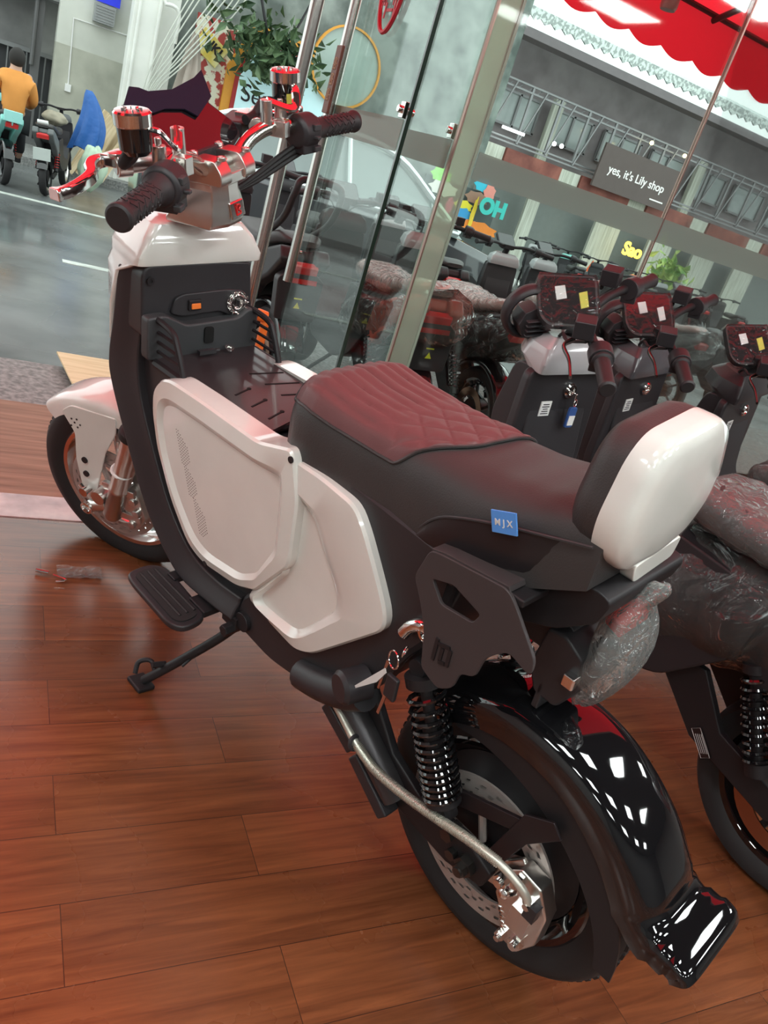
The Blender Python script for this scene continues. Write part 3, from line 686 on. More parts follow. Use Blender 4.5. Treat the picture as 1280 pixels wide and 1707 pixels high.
# ---- bag-rack plates on both sides
plt = rounded([(.200, .735), (.183, .790), (.158, .796), (.05, .812), (.034, .800), (-.018, .742), (-.019, .716), (.020, .728), (.040, .708), (.052, .690), (.058, .652), (.082, .640), (.088, .606), (.112, .585), (.150, .598), (.160, .66), (.178, .70)], .010, 3)
win = rounded([(.168, .750), (.131, .764), (.077, .750), (.086, .730), (.143, .722)], .006, 3)
PLATE = mat('black_powder_coat', (.055, .045, .046), .55, bump=.2, bscale=900, bdist=.0004)
for s in (1, -1):
    b = nb(); prism(b, plt, s * .150, s * .156); P = ob('side_rack_plate', b, PLATE, bike)
    cut = nb(); prism(cut, win, s * .14, s * .17); co = ob('cutter', cut, PLATE, bike, flat=True)
    mo = P.modifiers.new('cut', 'BOOLEAN'); mo.operation = 'DIFFERENCE'; mo.object = co; mo.solver = 'EXACT'
    cut2 = nb(); cyl(cut2, (.038, s * .14, .668), (.038, s * .17, .668), .0001, 6)
    bpy.context.view_layer.update(); dg = bpy.context.evaluated_depsgraph_get(); me = bpy.data.meshes.new_from_object(P.evaluated_get(dg)); P.modifiers.clear(); P.data = me; me.name = 'side_rack_plate'
    bpy.data.objects.remove(co); cut2.free()
    me.shade_smooth(); me.set_sharp_from_angle(angle=.5)
    bv = P.modifiers.new('bevel', 'BEVEL'); bv.width = .0012; bv.segments = 2; bv.limit_method = 'ANGLE'
    b = nb(); prism(b, [(.183, .792), (.158, .799), (.05, .815), (.046, .808), (.156, .792), (.18, .786)], s * .120, s * .153); ob('plate_top_fold', b, PLATE, P, bev=.001)
    # raised mark on the plate
    b = nb()
    for c_, d_, r_ in (((.132, .648), (.006, .040), 0), ((.118, .664), (.022, .006), .3), ((.106, .650), (.006, .030), 0), ((.120, .648), (.006, .022), 0), ((.116, .634), (.012, .006), .3)):
        box(b, (c_[0], s * .157, c_[1]), (d_[0], .003, d_[1]), Matrix.Rotation(r_, 3, 'Y'))
    ob('raised_mark', b, BLKM, P, flat=True)
b = nb(); box(b, (.04, 0, .80), (.03, .30, .012)); box(b, (.15, 0, .76), (.03, .30, .012)); ob('rack_crossbar', b, BLKM, bike, bev=.003)
b = nb(); lathe(b, [(.0, 0), (.014, 0), (.014, .006), (.009, .006), (.009, .002), (0, .002)], (.168, .135, .640), (0, 1, 0), 24); tube(b, [(.168, .125, .640), (.185, .132, .642), (.20, .135, .63), (.21, .135, .61)], .011, 12); ob('rack_lock', b, CHR, bike)
# keys hanging from the lock
ks = thing('bunch_of_keys', 'keys with a white paper tag hanging at the side of the white moped', 'keys', mw=bike.matrix_world.copy())
b = nb(); torus(b, (.197, .162, .578), (.3, 1, .1), .014, .0015, 24, 6); torus(b, (.185, .155, .60), (1, .4, .1), .009, .0015, 20, 6); ob('split_ring', b, CHR, ks)
b = nb(); prism(b, [(.205, .558), (.265, .466), (.258, .470), (.215, .520), (.200, .552)], .168, .169); ob('paper_tag', b, WHT, ks)
b = nb(); box(b, (.187, .165, .53), (.024, .009, .045)); ob('key_head', b, BLK, ks, bev=.003)
b = nb(); prism(b, [(.192, .51), (.200, .46), (.205, .461), (.198, .511)], .164, .166); prism(b, [(.206, .565), (.215, .50), (.219, .50), (.212, .565)], .158, .160); ob('key_blade', b, SIL, ks)

# ---- tail light, indicator with plastic bag
b = nb(); prism(b, rounded([(.03, .715), (.0, .72), (-.035, .70), (-.045, .65), (-.02, .60), (.02, .60), (.04, .64)], .008, 3), -.05, .05); ob('tail_lamp_housing', b, BLK, bike, bev=.005)
b = nb(); prism(b, rounded([(-.025, .775), (-.055, .765), (-.058, .745), (-.03, .755)], .004, 2), -.055, .02); ob('tail_lamp_lens', b, REDP, bike, bev=.003)
b = nb(); box(b, (-.03, .052, .665), (.02, .022, .022)); ob('reflector', b, CHR, bike, bev=.003)
b = nb(); prism(b, [(.10, .71), (.03, .735), (.0, .72), (.03, .66), (.10, .66)], -.03, .03); box(b, (.01, 0, .60), (.012, .10, .05)); ob('plate_bracket', b, BLK, bike, bev=.003)
b = nb(); rr = []
bagp = [((-.078, -.005, .842), .010, .016), ((-.068, 0, .820), .018, .014), ((-.05, 0, .80), .030, .02), ((-.055, 0, .765), .055, .03), ((-.06, 0, .72), .066, .036), ((-.055, .0, .68), .060, .034), ((-.045, 0, .64), .042, .028), ((-.035, 0, .605), .022, .016), ((-.03, 0, .592), .008, .006)]
for k, (c, w_, d_) in enumerate(bagp):
    ring = []
    for j in range(28):
        a = 2 * PI * j / 28; cr = 1 + .16 * noise.noise(Vector((math.cos(a) * 2, math.sin(a) * 2, k * .9))) + .10 * math.sin(a * 5 + k * 1.7)
        ring.append((c[0] + math.cos(a) * d_ * cr, c[1] + math.sin(a) * w_ * cr, c[2] + .006 * math.sin(a * 3 + k)))
    rr.append(ring)
loft(b, rr); pb = tag(ob('plastic_bag', b, BAGM, ang=70, sub=1), 'crumpled clear plastic bag wrapped around the tail lamp of the white moped', 'plastic bag'); pb.matrix_world = bike.matrix_world.copy()

# ---- luggage deck and grilles
b = nb(); prism(b, [(.635, .108), (.66, .03), (.655, -.05), (.66, -.112), (1.02, -.118), (1.02, .118)], .738, .744, 'xy')
deck = ob('luggage_deck', b, mat('black_powder_steel', (.03, .022, .024), .30, coat=.3), bike)
SLOT = mat('slot_gap', (.003, .003, .003), .8)
for k in range(3):
    b = nb(); x = .80 - k * .055; box(b, (x, .045, .7442), (.004, .045, .0015), Matrix.Rotation(.35, 3, 'Z')); lathe(b, [(0, 0), (.0045, 0), (.0045, .0012), (0, .0012)], (x + .008, .024, .744), (0, 0, 1), 10); ob('deck_slot', b, SLOT, deck, flat=True)
for k in range(4): b = nb(); box(b, (.86 - k * .055, -.055, .7442), (.004, .075, .0015), Matrix.Rotation(-.25, 3, 'Z')); ob('deck_slot', b, SLOT, deck, flat=True)
b = nb()
for s in (1, -1): tube(b, [(1.0, s * .119, .735), (.66, s * .115, .735)], .010, 8, smooth=False)
tube(b, [(.66, .11, .735), (.66, -.11, .735)], .008, 8, smooth=False); ob('deck_edge', b, BLKM, bike)
b = nb(); prism(b, rounded([(-.125, .74), (-.125, .825), (-.10, .83), (-.075, .812), (.05, .808), (.095, .832), (.138, .830), (.138, .74)], .01, 3), 1.00, 1.03, 'yz'); wl_ = ob('storage_wall', b, GREYP, bike, bev=.005)
b = nb(); prism(b, rounded([(-.012, .765), (-.012, .80), (.010, .80), (.010, .765)], .006, 3), .996, 1.001, 'yz'); ob('wall_recess', b, SLOT, wl_)
for s in (1, -1):
    y = s * .115; b = nb()
    tube(b, [(1.045, y, .822), (.99, y, .824), (.945, y, .818), (.928, y, .800), (.905, y, .755), (.888, y, .712)], .0065, 8, 4)
    tube(b, [(1.04, y, .822), (1.02, y, .73)], .006, 8, smooth=False)
    for k in range(4):
        z = .800 - k * .020; tube(b, [(1.035 - k * .004, y, z), (.932 - k * .010, y, z)], .0038, 6, smooth=False)
    box(b, (.888, y, .715), (.018, .014, .03)); ob('luggage_grille', b, BLKM, bike)
b = nb(); tube(b, [(.985, .03, .752), (.985, .0, .753), (.985, -.02, .752)], .004, 8); box(b, (.985, .01, .752), (.012, .04, .008)); ob('elastic_strap', b, BLK, bike)
b = nb(); lathe(b, [(.006, 0), (.010, .002), (.010, .005), (.006, .005)], (.985, -.045, .75), (-.3, 0, 1), 16); ob('strap_ring', b, CHR, bike)

# ---- dash panel, ignition, switch
b = nb(); prism(b, rounded([(-.130, .80), (-.118, .92), (-.05, .925), (.12, .925), (.135, .91), (.135, .78), (-.10, .78)], .012, 3), 1.03, 1.09, 'yz'); ob('dash_panel', b, BLK, bike, bev=.006)
b = nb(); prism(b, rounded([(.075, .826), (.065, .858), (.045, .865), (-.06, .868), (-.10, .862), (-.112, .838), (-.098, .812), (-.07, .808), (-.04, .822), (.05, .818)], .008, 3), 1.022, 1.034, 'yz'); ob('switch_bezel', b, BLK, bike, bev=.003)
b = nb(); lathe(b, [(0, 0), (.010, 0), (.012, .006), (.018, .006), (.019, .001), (.024, .001), (.024, -.008), (0, -.008)], (1.018, -.079, .839), (-1, 0, 0), 24)
for k in range(12):
    a = 2 * PI * k / 12; box(b, (1.015, -.079 + .0235 * math.cos(a), .839 + .0235 * math.sin(a)), (.012, .005, .005), Matrix.Rotation(a, 3, 'X'))
ig = ob('ignition_lock', b, CHR, bike, bev=.001); b = nb(); box(b, (1.011, -.079, .839), (.006, .003, .014)); ob('key_slot', b, BLKM, ig)
b = nb(); box(b, (1.020, .022, .842), (.008, .030, .022)); sw = ob('rocker_switch', b, BLKM, bike, bev=.002)
b = nb(); box(b, (1.0165, .021, .840), (.006, .022, .012), Matrix.Rotation(.15, 3, 'Y')); ob('orange_rocker', b, ORNG, sw, bev=.002)
b = nb(); box(b, (1.021, .018, .797), (.003, .036, .012)); st = ob('small_sticker', b, WHT, bike)
b = nb()
for k in range(7): box(b, (1.019, .003 + k * .005, .797), (.0015, .003, .008 - (k % 3) * .002))
ob('sticker_print', b, BLKM, st, flat=True)
b = nb(); lathe(b, [(0, 0), (.008, 0), (.008, .003), (.004, .003), (.004, .001), (0, .001)], (1.028, .118, .895), (-1, 0, 0), 16); ob('panel_screw', b, BLKM, bike)

# ---- white front cowl
def ring(x0, x1, w, z, r=.03, dz=0):
    o = rounded([(x0, w), (x0, -w), (x1 - .05, -w * .82), (x1 + .02, -w * .35), (x1 + .02, w * .35), (x1 - .05, w * .82)], r, 4); return [Vector((p[0], p[1], z + dz * (p[0] - x0))) for p in o]
b = nb(); loft(b, [ring(1.150, 1.22, .150, .735, .015), ring(1.132, 1.24, .153, .82, .015), ring(1.10, 1.245, .153, .895, .015), ring(1.055, 1.24, .146, .915, .02), ring(1.030, 1.24, .147, .922, .02), ring(1.026, 1.24, .146, .938, .02), ring(1.030, 1.23, .126, .974, .02), ring(1.042, 1.21, .105, .998, .02), ring(1.070, 1.18, .08, 1.006, .02)])
ob('front_cowl', b, WHITE, bike, bev=.006, seg=3, ang=28)
# headlamp on the nose
b = nb(); lathe(b, [(0, .03), (.055, .024), (.070, .0), (.072, -.03), (0, -.03)], (1.27, 0, .86), (1, 0, 0), 32); ob('headlamp', b, mat('lamp_glass', (.7, .75, .75), .05, coat=1), bike)

# ---- fork and front mudguard (turned with the bars)
xa = lambda z: PV.x + (PV.z - z) * math.tan(RK)
fk = lambda z, o=0: xa(z) - .012 + o
for s in (1, -1):
    y = s * .088; b = nb(); cyl(b, (fk(.495), y, .495), (fk(.80), y * .93, .80), .0175, 20); ob('fork_tube', b, mat('bronze_tinted_chrome', (.50, .38, .32), .12, 1), bike, xf=ST)
    b = nb(); lathe(b, [(0, -.012), (.020, -.012), (.026, 0), (.026, .10), (.0275, .102), (.0275, .112), (.0255, .115), (.0255, .285), (.028, .287), (.028, .30), (0, .30)], (fk(.20) - .004, y, .20), AX, 28)
    cyl(b, (1.395, y * 1.05, .205), (1.34, y, .225), .018, 16); cyl(b, (1.355, y + s * .02, .252), (1.355, y - s * .03, .252), .020, 20); ob('fork_slider', b, SIL, bike, xf=ST, ang=45)
    b = nb(); lathe(b, [(.018, 0), (.031, 0), (.033, .008), (.031, .020), (.022, .026), (.018, .026)], (fk(.478), y, .478), AX, 28); ob('dust_seal', b, RUB, bike, xf=ST)
    b = nb(); lathe(b, [(.0, 0), (.016, 0), (.018, .003), (.018, .012), (.012, .014), (.010, .006), (0, .006)], (1.398, y + s * .012, .205), (0, s, 0), 20); ob('axle_bolt', b, CHR, bike, xf=ST)
    b = nb(); torus(b, (fk(.36), y, .36), AX, .0265, .004, 24, 8); ob('hose_clip', b, WHT, bike, xf=ST)
    b = nb(); cyl(b, (1.425, y, .262), (1.41, y, .245), .007, 8); cyl(b, (1.41, y - s * .01, .245), (1.41, y + s * .012, .245), .013, 12); ob('bleed_nut', b, CHR, bike, xf=ST)
b = nb(); box(b, (xa(.78) + .0, 0, .78), (.05, .20, .03), Matrix.Rotation(RK, 3, 'Y')); cyl(b, (xa(.72), 0, .72), (xa(.88), 0, .88), .025); ob('steering_yoke', b, BLKM, bike, bev=.004, xf=ST)
b = nb(); rr = []
for k in range(26):
    a = math.radians(50 + 84 * k / 25); R_ = .290; c = Vector(FC) + Vector((R_ * math.cos(a), 0, R_ * math.sin(a))); nn = Vector((math.cos(a), 0, math.sin(a))); W = .070 - .012 * (1 - math.sin(PI * k / 25)); rg = []
    for j in range(17):
        th = PI * j / 16; cc = math.cos(th); rg.append(c + nn * (-.05 + .05 * abs(math.sin(th)) ** .4) + Vector((0, W * math.copysign(abs(cc) ** .5, cc), 0)))
    for j in range(17):
        th = PI * (16 - j) / 16; cc = math.cos(th); rg.append(c + nn * (-.05 + .047 * abs(math.sin(th)) ** .4) + Vector((0, (W - .003) * math.copysign(abs(cc) ** .5, cc), 0)))
    rr.append(rg)
loft(b, rr)
FW = ob('front_mudguard', b, WHITE, bike, xf=ST, ang=50)
for s in (1, -1):
    b = nb(); prism(b, rounded([(1.28, .50), (1.42, .495), (1.455, .47), (1.425, .412), (1.440, .328), (1.438, .25), (1.43, .20), (1.405, .19), (1.385, .25), (1.335, .38), (1.29, .45)], .012, 3), s * .066, s * .072); P = ob('mudguard_side', b, WHITE, bike, bev=.003, xf=ST)
    b = nb()
    for x, z in ((1.408, .335), (1.412, .290)): lathe(b, [(0, 0), (.009, 0), (.009, .004), (0, .004)], (x, s * .072, z), (0, s, 0), 14)
    for x, z in ((1.425, .455), (1.408, .458), (1.417, .446), (1.40, .444), (1.43, .434), (1.41, .434)): lathe(b, [(0, 0), (.0028, 0), (.0028, .001), (0, .001)], (x, s * .072, z), (0, s, 0), 8)
    ob('rivet', b, BLKM, P, xf=ST)
b = nb(); prism(b, rounded([(1.27, .305), (1.235, .28), (1.225, .215), (1.255, .17), (1.285, .19), (1.29, .25)], .01, 3), .045, .085)
for z, x in ((.29, 1.33), (.21, 1.315)): box(b, ((x + 1.26) / 2, .085, z), (.10, .014, .022))
for x, z in ((1.25, .27), (1.245, .235), (1.265, .19)): cyl(b, (x, .08, z), (x, .098, z), .011, 16)
ob('front_brake_calliper', b, SIL, bike, bev=.004, xf=ST)

# ---- stem, clamps, handlebar
b = nb(); rr = []
for z, x0, x1, w in ((1.014, .960, 1.08, .058), (1.022, .956, 1.08, .058), (1.045, .955, 1.06, .052), (1.080, .960, 1.03, .042), (1.095, .960, 1.03, .046)):
    rr.append([Vector(p) for p in ((x0 + .018, w, z), (x0, w * .35, z), (x0, -w * .35, z), (x0 + .018, -w, z), (x1, -w, z), (x1, w, z))])
loft(b, rr); ob('stem_base', b, SIL, bike, bev=.003, xf=ST, ang=20)
b = nb(); box(b, (.953, 0, 1.045), (.004, .044, .030), Matrix.Rotation(.2, 3, 'Y')); ep = ob('stem_emblem', b, CHR, bike, bev=.002, xf=ST)
b = nb(); tube(b, [(.9505, .006, 1.054), (.9505, -.004, 1.054), (.9500, -.006, 1.049), (.9498, .0, 1.045), (.9492, -.006, 1.041), (.9488, -.006, 1.037), (.9485, .006, 1.036)], .0016, 6, 2); tube(b, [(.9505, .005, 1.054), (.9485, .006, 1.036)], .0016, 6, smooth=False); ob('emblem_letter', b, REDP, ep, xf=ST)
b = nb()
for s in (1, -1):
    prism(b, rounded([(.945, 1.098), (.945, 1.120), (.96, 1.142), (1.008, 1.142), (1.026, 1.122), (1.026, 1.098)], .008, 3), s * .022, s * .058)
    for x in (.955, 1.015): lathe(b, [(0, 0), (.0085, 0), (.0085, .008), (.004, .008), (.004, .004), (0, .004)], (x, s * .040, 1.140), (0, 0, 1), 16)
box(b, (.985, 0, 1.105), (.07, .06, .02)); ob('handlebar_clamp', b, SIL, bike, bev=.003, xf=ST)
hb = [(.899, .385, 1.143), (.93, .25, 1.146), (.952, .20, 1.156), (.968, .15, 1.162), (.98, .10, 1.150), (.985, .062, 1.128), (.985, .03, 1.1195)]
hbar = hb + [(x, -y, z) for x, y, z in reversed(hb)]
b = nb(); tube(b, hbar, .0145, 16, 6); ob('handlebar', b, mat('polished_steel', (.68, .65, .60), .16, 1), bike, xf=ST)
for s in (1, -1):
    A = Vector((.899, s * .388, 1.143)); Bq = Vector((.932, s * .245, 1.146)); d = (Bq - A).normalized(); L_ = (Bq - A).length
    b = nb(); lathe(b, [(0, 0), (.018, 0), (.0215, .003), (.0225, .008), (.0215, .012), (.0195, .016), (.0195, .05), (.0200, L_ - .02), (.026, L_ - .012), (.026, L_), (0, L_)], A, d, 32)
    for k in range(9):
        for q in range(8):
            a = 2 * PI * q / 8 + (k % 2) * .39; U = Vector((0, 0, 1)); V = d.cross(U); c = A + d * (.028 + k * .010) + (U * math.sin(a) + V * math.cos(a)) * .0194
            Rm = Matrix((d, (V * -math.sin(a) + U * math.cos(a)), (U * math.sin(a) + V * math.cos(a)))).transposed() @ Matrix.Rotation(.6 if q % 2 else -.6, 3, 'Z')
            box(b, c, (.003, .013, .0022), Rm)
    ob('handlebar_grip', b, GRIP, bike, xf=ST)
    # switch housing
    M_ = Matrix((d, Vector((0, 0, 1)).cross(d).normalized(), Vector((0, 0, 1)))).transposed(); c = Bq + d * .022
    b = nb(); lathe(b, [(0, -.026), (.028, -.026), (.034, -.020), (.034, .018), (.028, .026), (0, .026)], c, d, 28); box(b, c + Vector((0, 0, -.024)), (.045, .05, .03), M_); hsg = ob('switch_housing', b, BLK, bike, bev=.003, xf=ST)
    b = nb(); box(b, c + Vector((-.030, 0, .012)), (.020, .016, .012), M_); box(b, c + Vector((-.033, s * -.004, -.006)), (.012, .022, .006), M_); box(b, c + Vector((-.028, s * .008, -.030)), (.02, .014, .01), M_); ob('switch_button', b, GREYP, hsg, bev=.002, xf=ST)
    # silver master cylinder, cup reservoir and lever
    mc = Vector((.980, s * .172, 1.160)); b = nb(); cyl(b, mc + Vector((.01, -s * .035, 0)), mc + Vector((.065, s * .045, -.004)), .017, 20); lathe(b, [(0, -.012), (.021, -.012), (.021, .012), (0, .012)], mc + Vector((.055, s * .035, -.003)), (.55, s * .8, 0), 24)
    box(b, mc + Vector((-.02, -s * .012, 0)), (.05, .022, .03)); cyl(b, mc + Vector((-.01, s * .02, .0)), mc + Vector((-.01, s * .02, .034)), .012, 16); cyl(b, mc + Vector((-.01, s * -.032, .0)), mc + Vector((-.01, s * -.032, .052)), .012, 16)
    cyl(b, mc + Vector((-.01, s * .02, .034)), mc + Vector((-.01, s * .02, .046)), .006, 10)
    lathe(b, [(0, 0), (.013, 0), (.013, .006), (0, .008)], mc + Vector((.06, s * .045, .010)), (0, 0, 1), 18)
    ob('master_cylinder', b, SIL, bike, bev=.002, xf=ST)
    piv = mc + Vector((.078, s * .028, -.002))
    lv = [piv + Vector((0, -s * .01, 0)), piv + Vector((.020, s * .020, -.002)), piv + Vector((.012, s * .045, -.004)), piv + Vector((-.012, s * .072, -.006)), piv + Vector((-.024, s * .105, -.008)), piv + Vector((-.030, s * .145, -.010)), piv + Vector((-.026, s * .172, -.010))]
    b = nb(); S_ = spline(lv, 5); rr = []
    for i, p in enumerate(S_):
        t = i / (len(S_) - 1); w_ = .013 * (1 - t) + .006 * t + (.006 if t > .94 else 0); h_ = .009
        tt = (S_[min(i + 1, len(S_) - 1)] - S_[max(i - 1, 0)]).normalized(); nn = Vector((0, 0, 1)).cross(tt).normalized()
        rr.append([p + nn * w_ + Vector((0, 0, h_ * .6)), p + nn * w_ * .7 + Vector((0, 0, h_)), p - nn * w_ * .7 + Vector((0, 0, h_)), p - nn * w_ + Vector((0, 0, h_ * .6)), p - nn * w_ - Vector((0, 0, h_)), p + nn * w_ - Vector((0, 0, h_))])
    loft(b, rr); box(b, piv + Vector((-.006, 0, .003)), (.034, .045, .018)); ob('brake_lever', b, CHR, bike, bev=.0015, xf=ST)
    rc = Vector((.982, s * .232, 1.186)); b = nb(); lathe(b, [(0, 0), (.019, 0), (.026, .008), (.027, .045), (0, .045)], rc, (0, 0, 1), 32); rs_ = ob('fluid_reservoir', b, GLOSS, bike, xf=ST)
    b = nb(); lathe(b, [(.028, 0), (.030, .002), (.030, .020), (.027, .023), (0, .0235)], rc + Vector((0, 0, .042)), (0, 0, 1), 32)
    for k in range(8): box(b, rc + Vector((.013 * math.cos(k * PI / 4), .013 * math.sin(k * PI / 4), .0665)), (.006, .002, .0025), Matrix.Rotation(k * PI / 4, 3, 'Z'))
    ob('reservoir_cap', b, CHR, rs_, xf=ST)
    if s < 0: b = nb(); lathe(b, [(.0275, .008), (.0277, .010), (.0277, .024), (.0275, .026)], rc, (0, 0, 1), 24, a0=2.2, a1=4.6); ob('yellow_sticker', b, YEL, rs_, xf=ST)
    b = nb(); tube(b, [rc + Vector((-.022, -s * .008, .040)), rc + Vector((-.035, -s * .02, .034)), rc + Vector((-.045, -s * .045, .008)), mc + Vector((-.012, -s * .032, .05))], .0045, 8, 5, flat=1.9); ob('reservoir_bracket', b, CHR, bike, xf=ST)
    b = nb(); tube(b, [rc + Vector((.01, -s * .01, .004)), rc + Vector((.02, -s * .05, .01)), rc + Vector((.025, -s * .075, -.01)), mc + Vector((.03, -s * .045, .012))] if s < 0 else [rc + Vector((.01, 0, .006)), rc + Vector((.03, 0, -.02)), mc + Vector((.045, .0, .014))], .0095, 10, 6); ob('fluid_hose', b, RUB, bike, xf=ST)
# display
def dp(y, z, o=0): return Vector((1.040 + (z - 1.165) * .95 - o * .69, y, z + o * .725))
hs_ = rounded([(.126, 1.225), (.152, 1.186), (.127, 1.158), (.086, 1.138), (-.075, 1.131), (-.125, 1.144), (-.136, 1.158), (-.098, 1.197), (-.085, 1.215)], .010, 4)
b = nb(); loft(b, [[dp(p[0] * .86, 1.17 + (p[1] - 1.17) * .85, -.05) for p in hs_], [dp(*p, -.022) for p in hs_], [dp(*p, -.003) for p in hs_], [dp(p[0] * .98, 1.17 + (p[1] - 1.17) * .98, 0) for p in hs_]]); dsp = ob('display_housing', b, BLK, bike, xf=ST, ang=40)
b = nb(); sc = [(p[0] * .93, 1.172 + (p[1] - 1.172) * .90) for p in hs_]; loft(b, [[dp(*p, 0) for p in sc], [dp(*p, .0022) for p in sc]]); ob('display_screen', b, SCRN, dsp, xf=ST, flat=True)
vz = [(.138, 1.215), (.086, 1.240), (.066, 1.236), (.05, 1.229), (-.011, 1.224), (-.09, 1.232), (-.126, 1.240), (-.103, 1.202), (-.031, 1.182), (-.009, 1.196), (.04, 1.203), (.128, 1.200)]
b = nb(); loft(b, [[dp(*p, .005) for p in vz], [dp(*p, .008) for p in vz]]); ob('display_visor', b, VISR, dsp, xf=ST, flat=True)
b = nb(); box(b, (1.03, 0, 1.12), (.04, .07, .05)); tube(b, [(1.02, .03, 1.13), (1.0, .03, 1.115)], .006, 8, smooth=False); ob('display_bracket', b, BLK, bike, bev=.003, xf=ST)
b = nb()
for q in range(3): tube(b, [(.93, -.25, 1.13 - q * .008), (.95, -.19, 1.115 - q * .01), (.985, -.12, 1.075 - q * .006), (1.02, -.05, 1.04), (1.06, 0, 1.0)], .0055, 8, 5)
tube(b, [(.97, .2, 1.14), (1.03, .14, 1.11), (1.05, .08, 1.06), (1.06, .02, 1.0)], .006, 8, 5); ob('cable_bundle', b, RUB, bike, xf=ST)
# headlamp-side dark unit seen below the right bar
b = nb(); box(b, (1.06, -.17, 1.15), (.05, .10, .03), Matrix.Rotation(.3, 3, 'Z')); ob('phone_holder', b, BLK, bike, bev=.006, xf=ST)
# ---- foot boards and stand
for s in (1, -1):
    fp = rounded([(.930, .170), (.925, .225), (.895, .232), (.730, .235), (.700, .215), (.705, .165), (.735, .150), (.90, .140)], .025, 4)
    b = nb(); prism(b, [(x, s * y) for x, y in fp], .276, .292, 'xy'); P = ob('foot_board', b, BLK, bike, bev=.005)
    b = nb(); prism(b, [(x, s * y) for x, y in rounded([(.912, .175), (.908, .218), (.73, .222), (.715, .205), (.72, .168), (.90, .155)], .018, 4)], .292, .295, 'xy')
    for q in (.17, .187, .204): tube(b, [(.90, s * q, .295), (.735, s * q, .295)], .0035, 6, smooth=False)
    ob('rubber_tread', b, RUB, P)
    b = nb(); box(b, (.745, s * .13, .290), (.06, .06, .016)); ob('board_bracket', b, BLKM, bike, bev=.003)
    b = nb(); box(b, (.86, s * .13, .29), (.03, .05, .014)); ob('board_bracket', b, BLKM, bike, bev=.003)
b = nb(); tube(b, [(.68, .09, .265), (.715, .13, .205), (.79, .205, .10), (.822, .238, .058)], .0105, 14, 4)
ks_ = ob('side_stand', b, BLKM, bike)
b = nb(); box(b, (.825, .243, .050), (.055, .042, .012), Matrix.Rotation(.19, 3, 'X')); ob('stand_foot', b, BLKM, ks_, bev=.004)
b = nb(); tube(b, [(.80, .22, .075), (.83, .215, .098), (.85, .235, .09), (.84, .25, .07)], .0055, 8, 5); cyl(b, (.795, .20, .11), (.80, .23, .118), .007, 8); cyl(b, (.745, .165, .15), (.742, .19, .14), .003, 8); ob('stand_tab', b, BLKM, ks_)

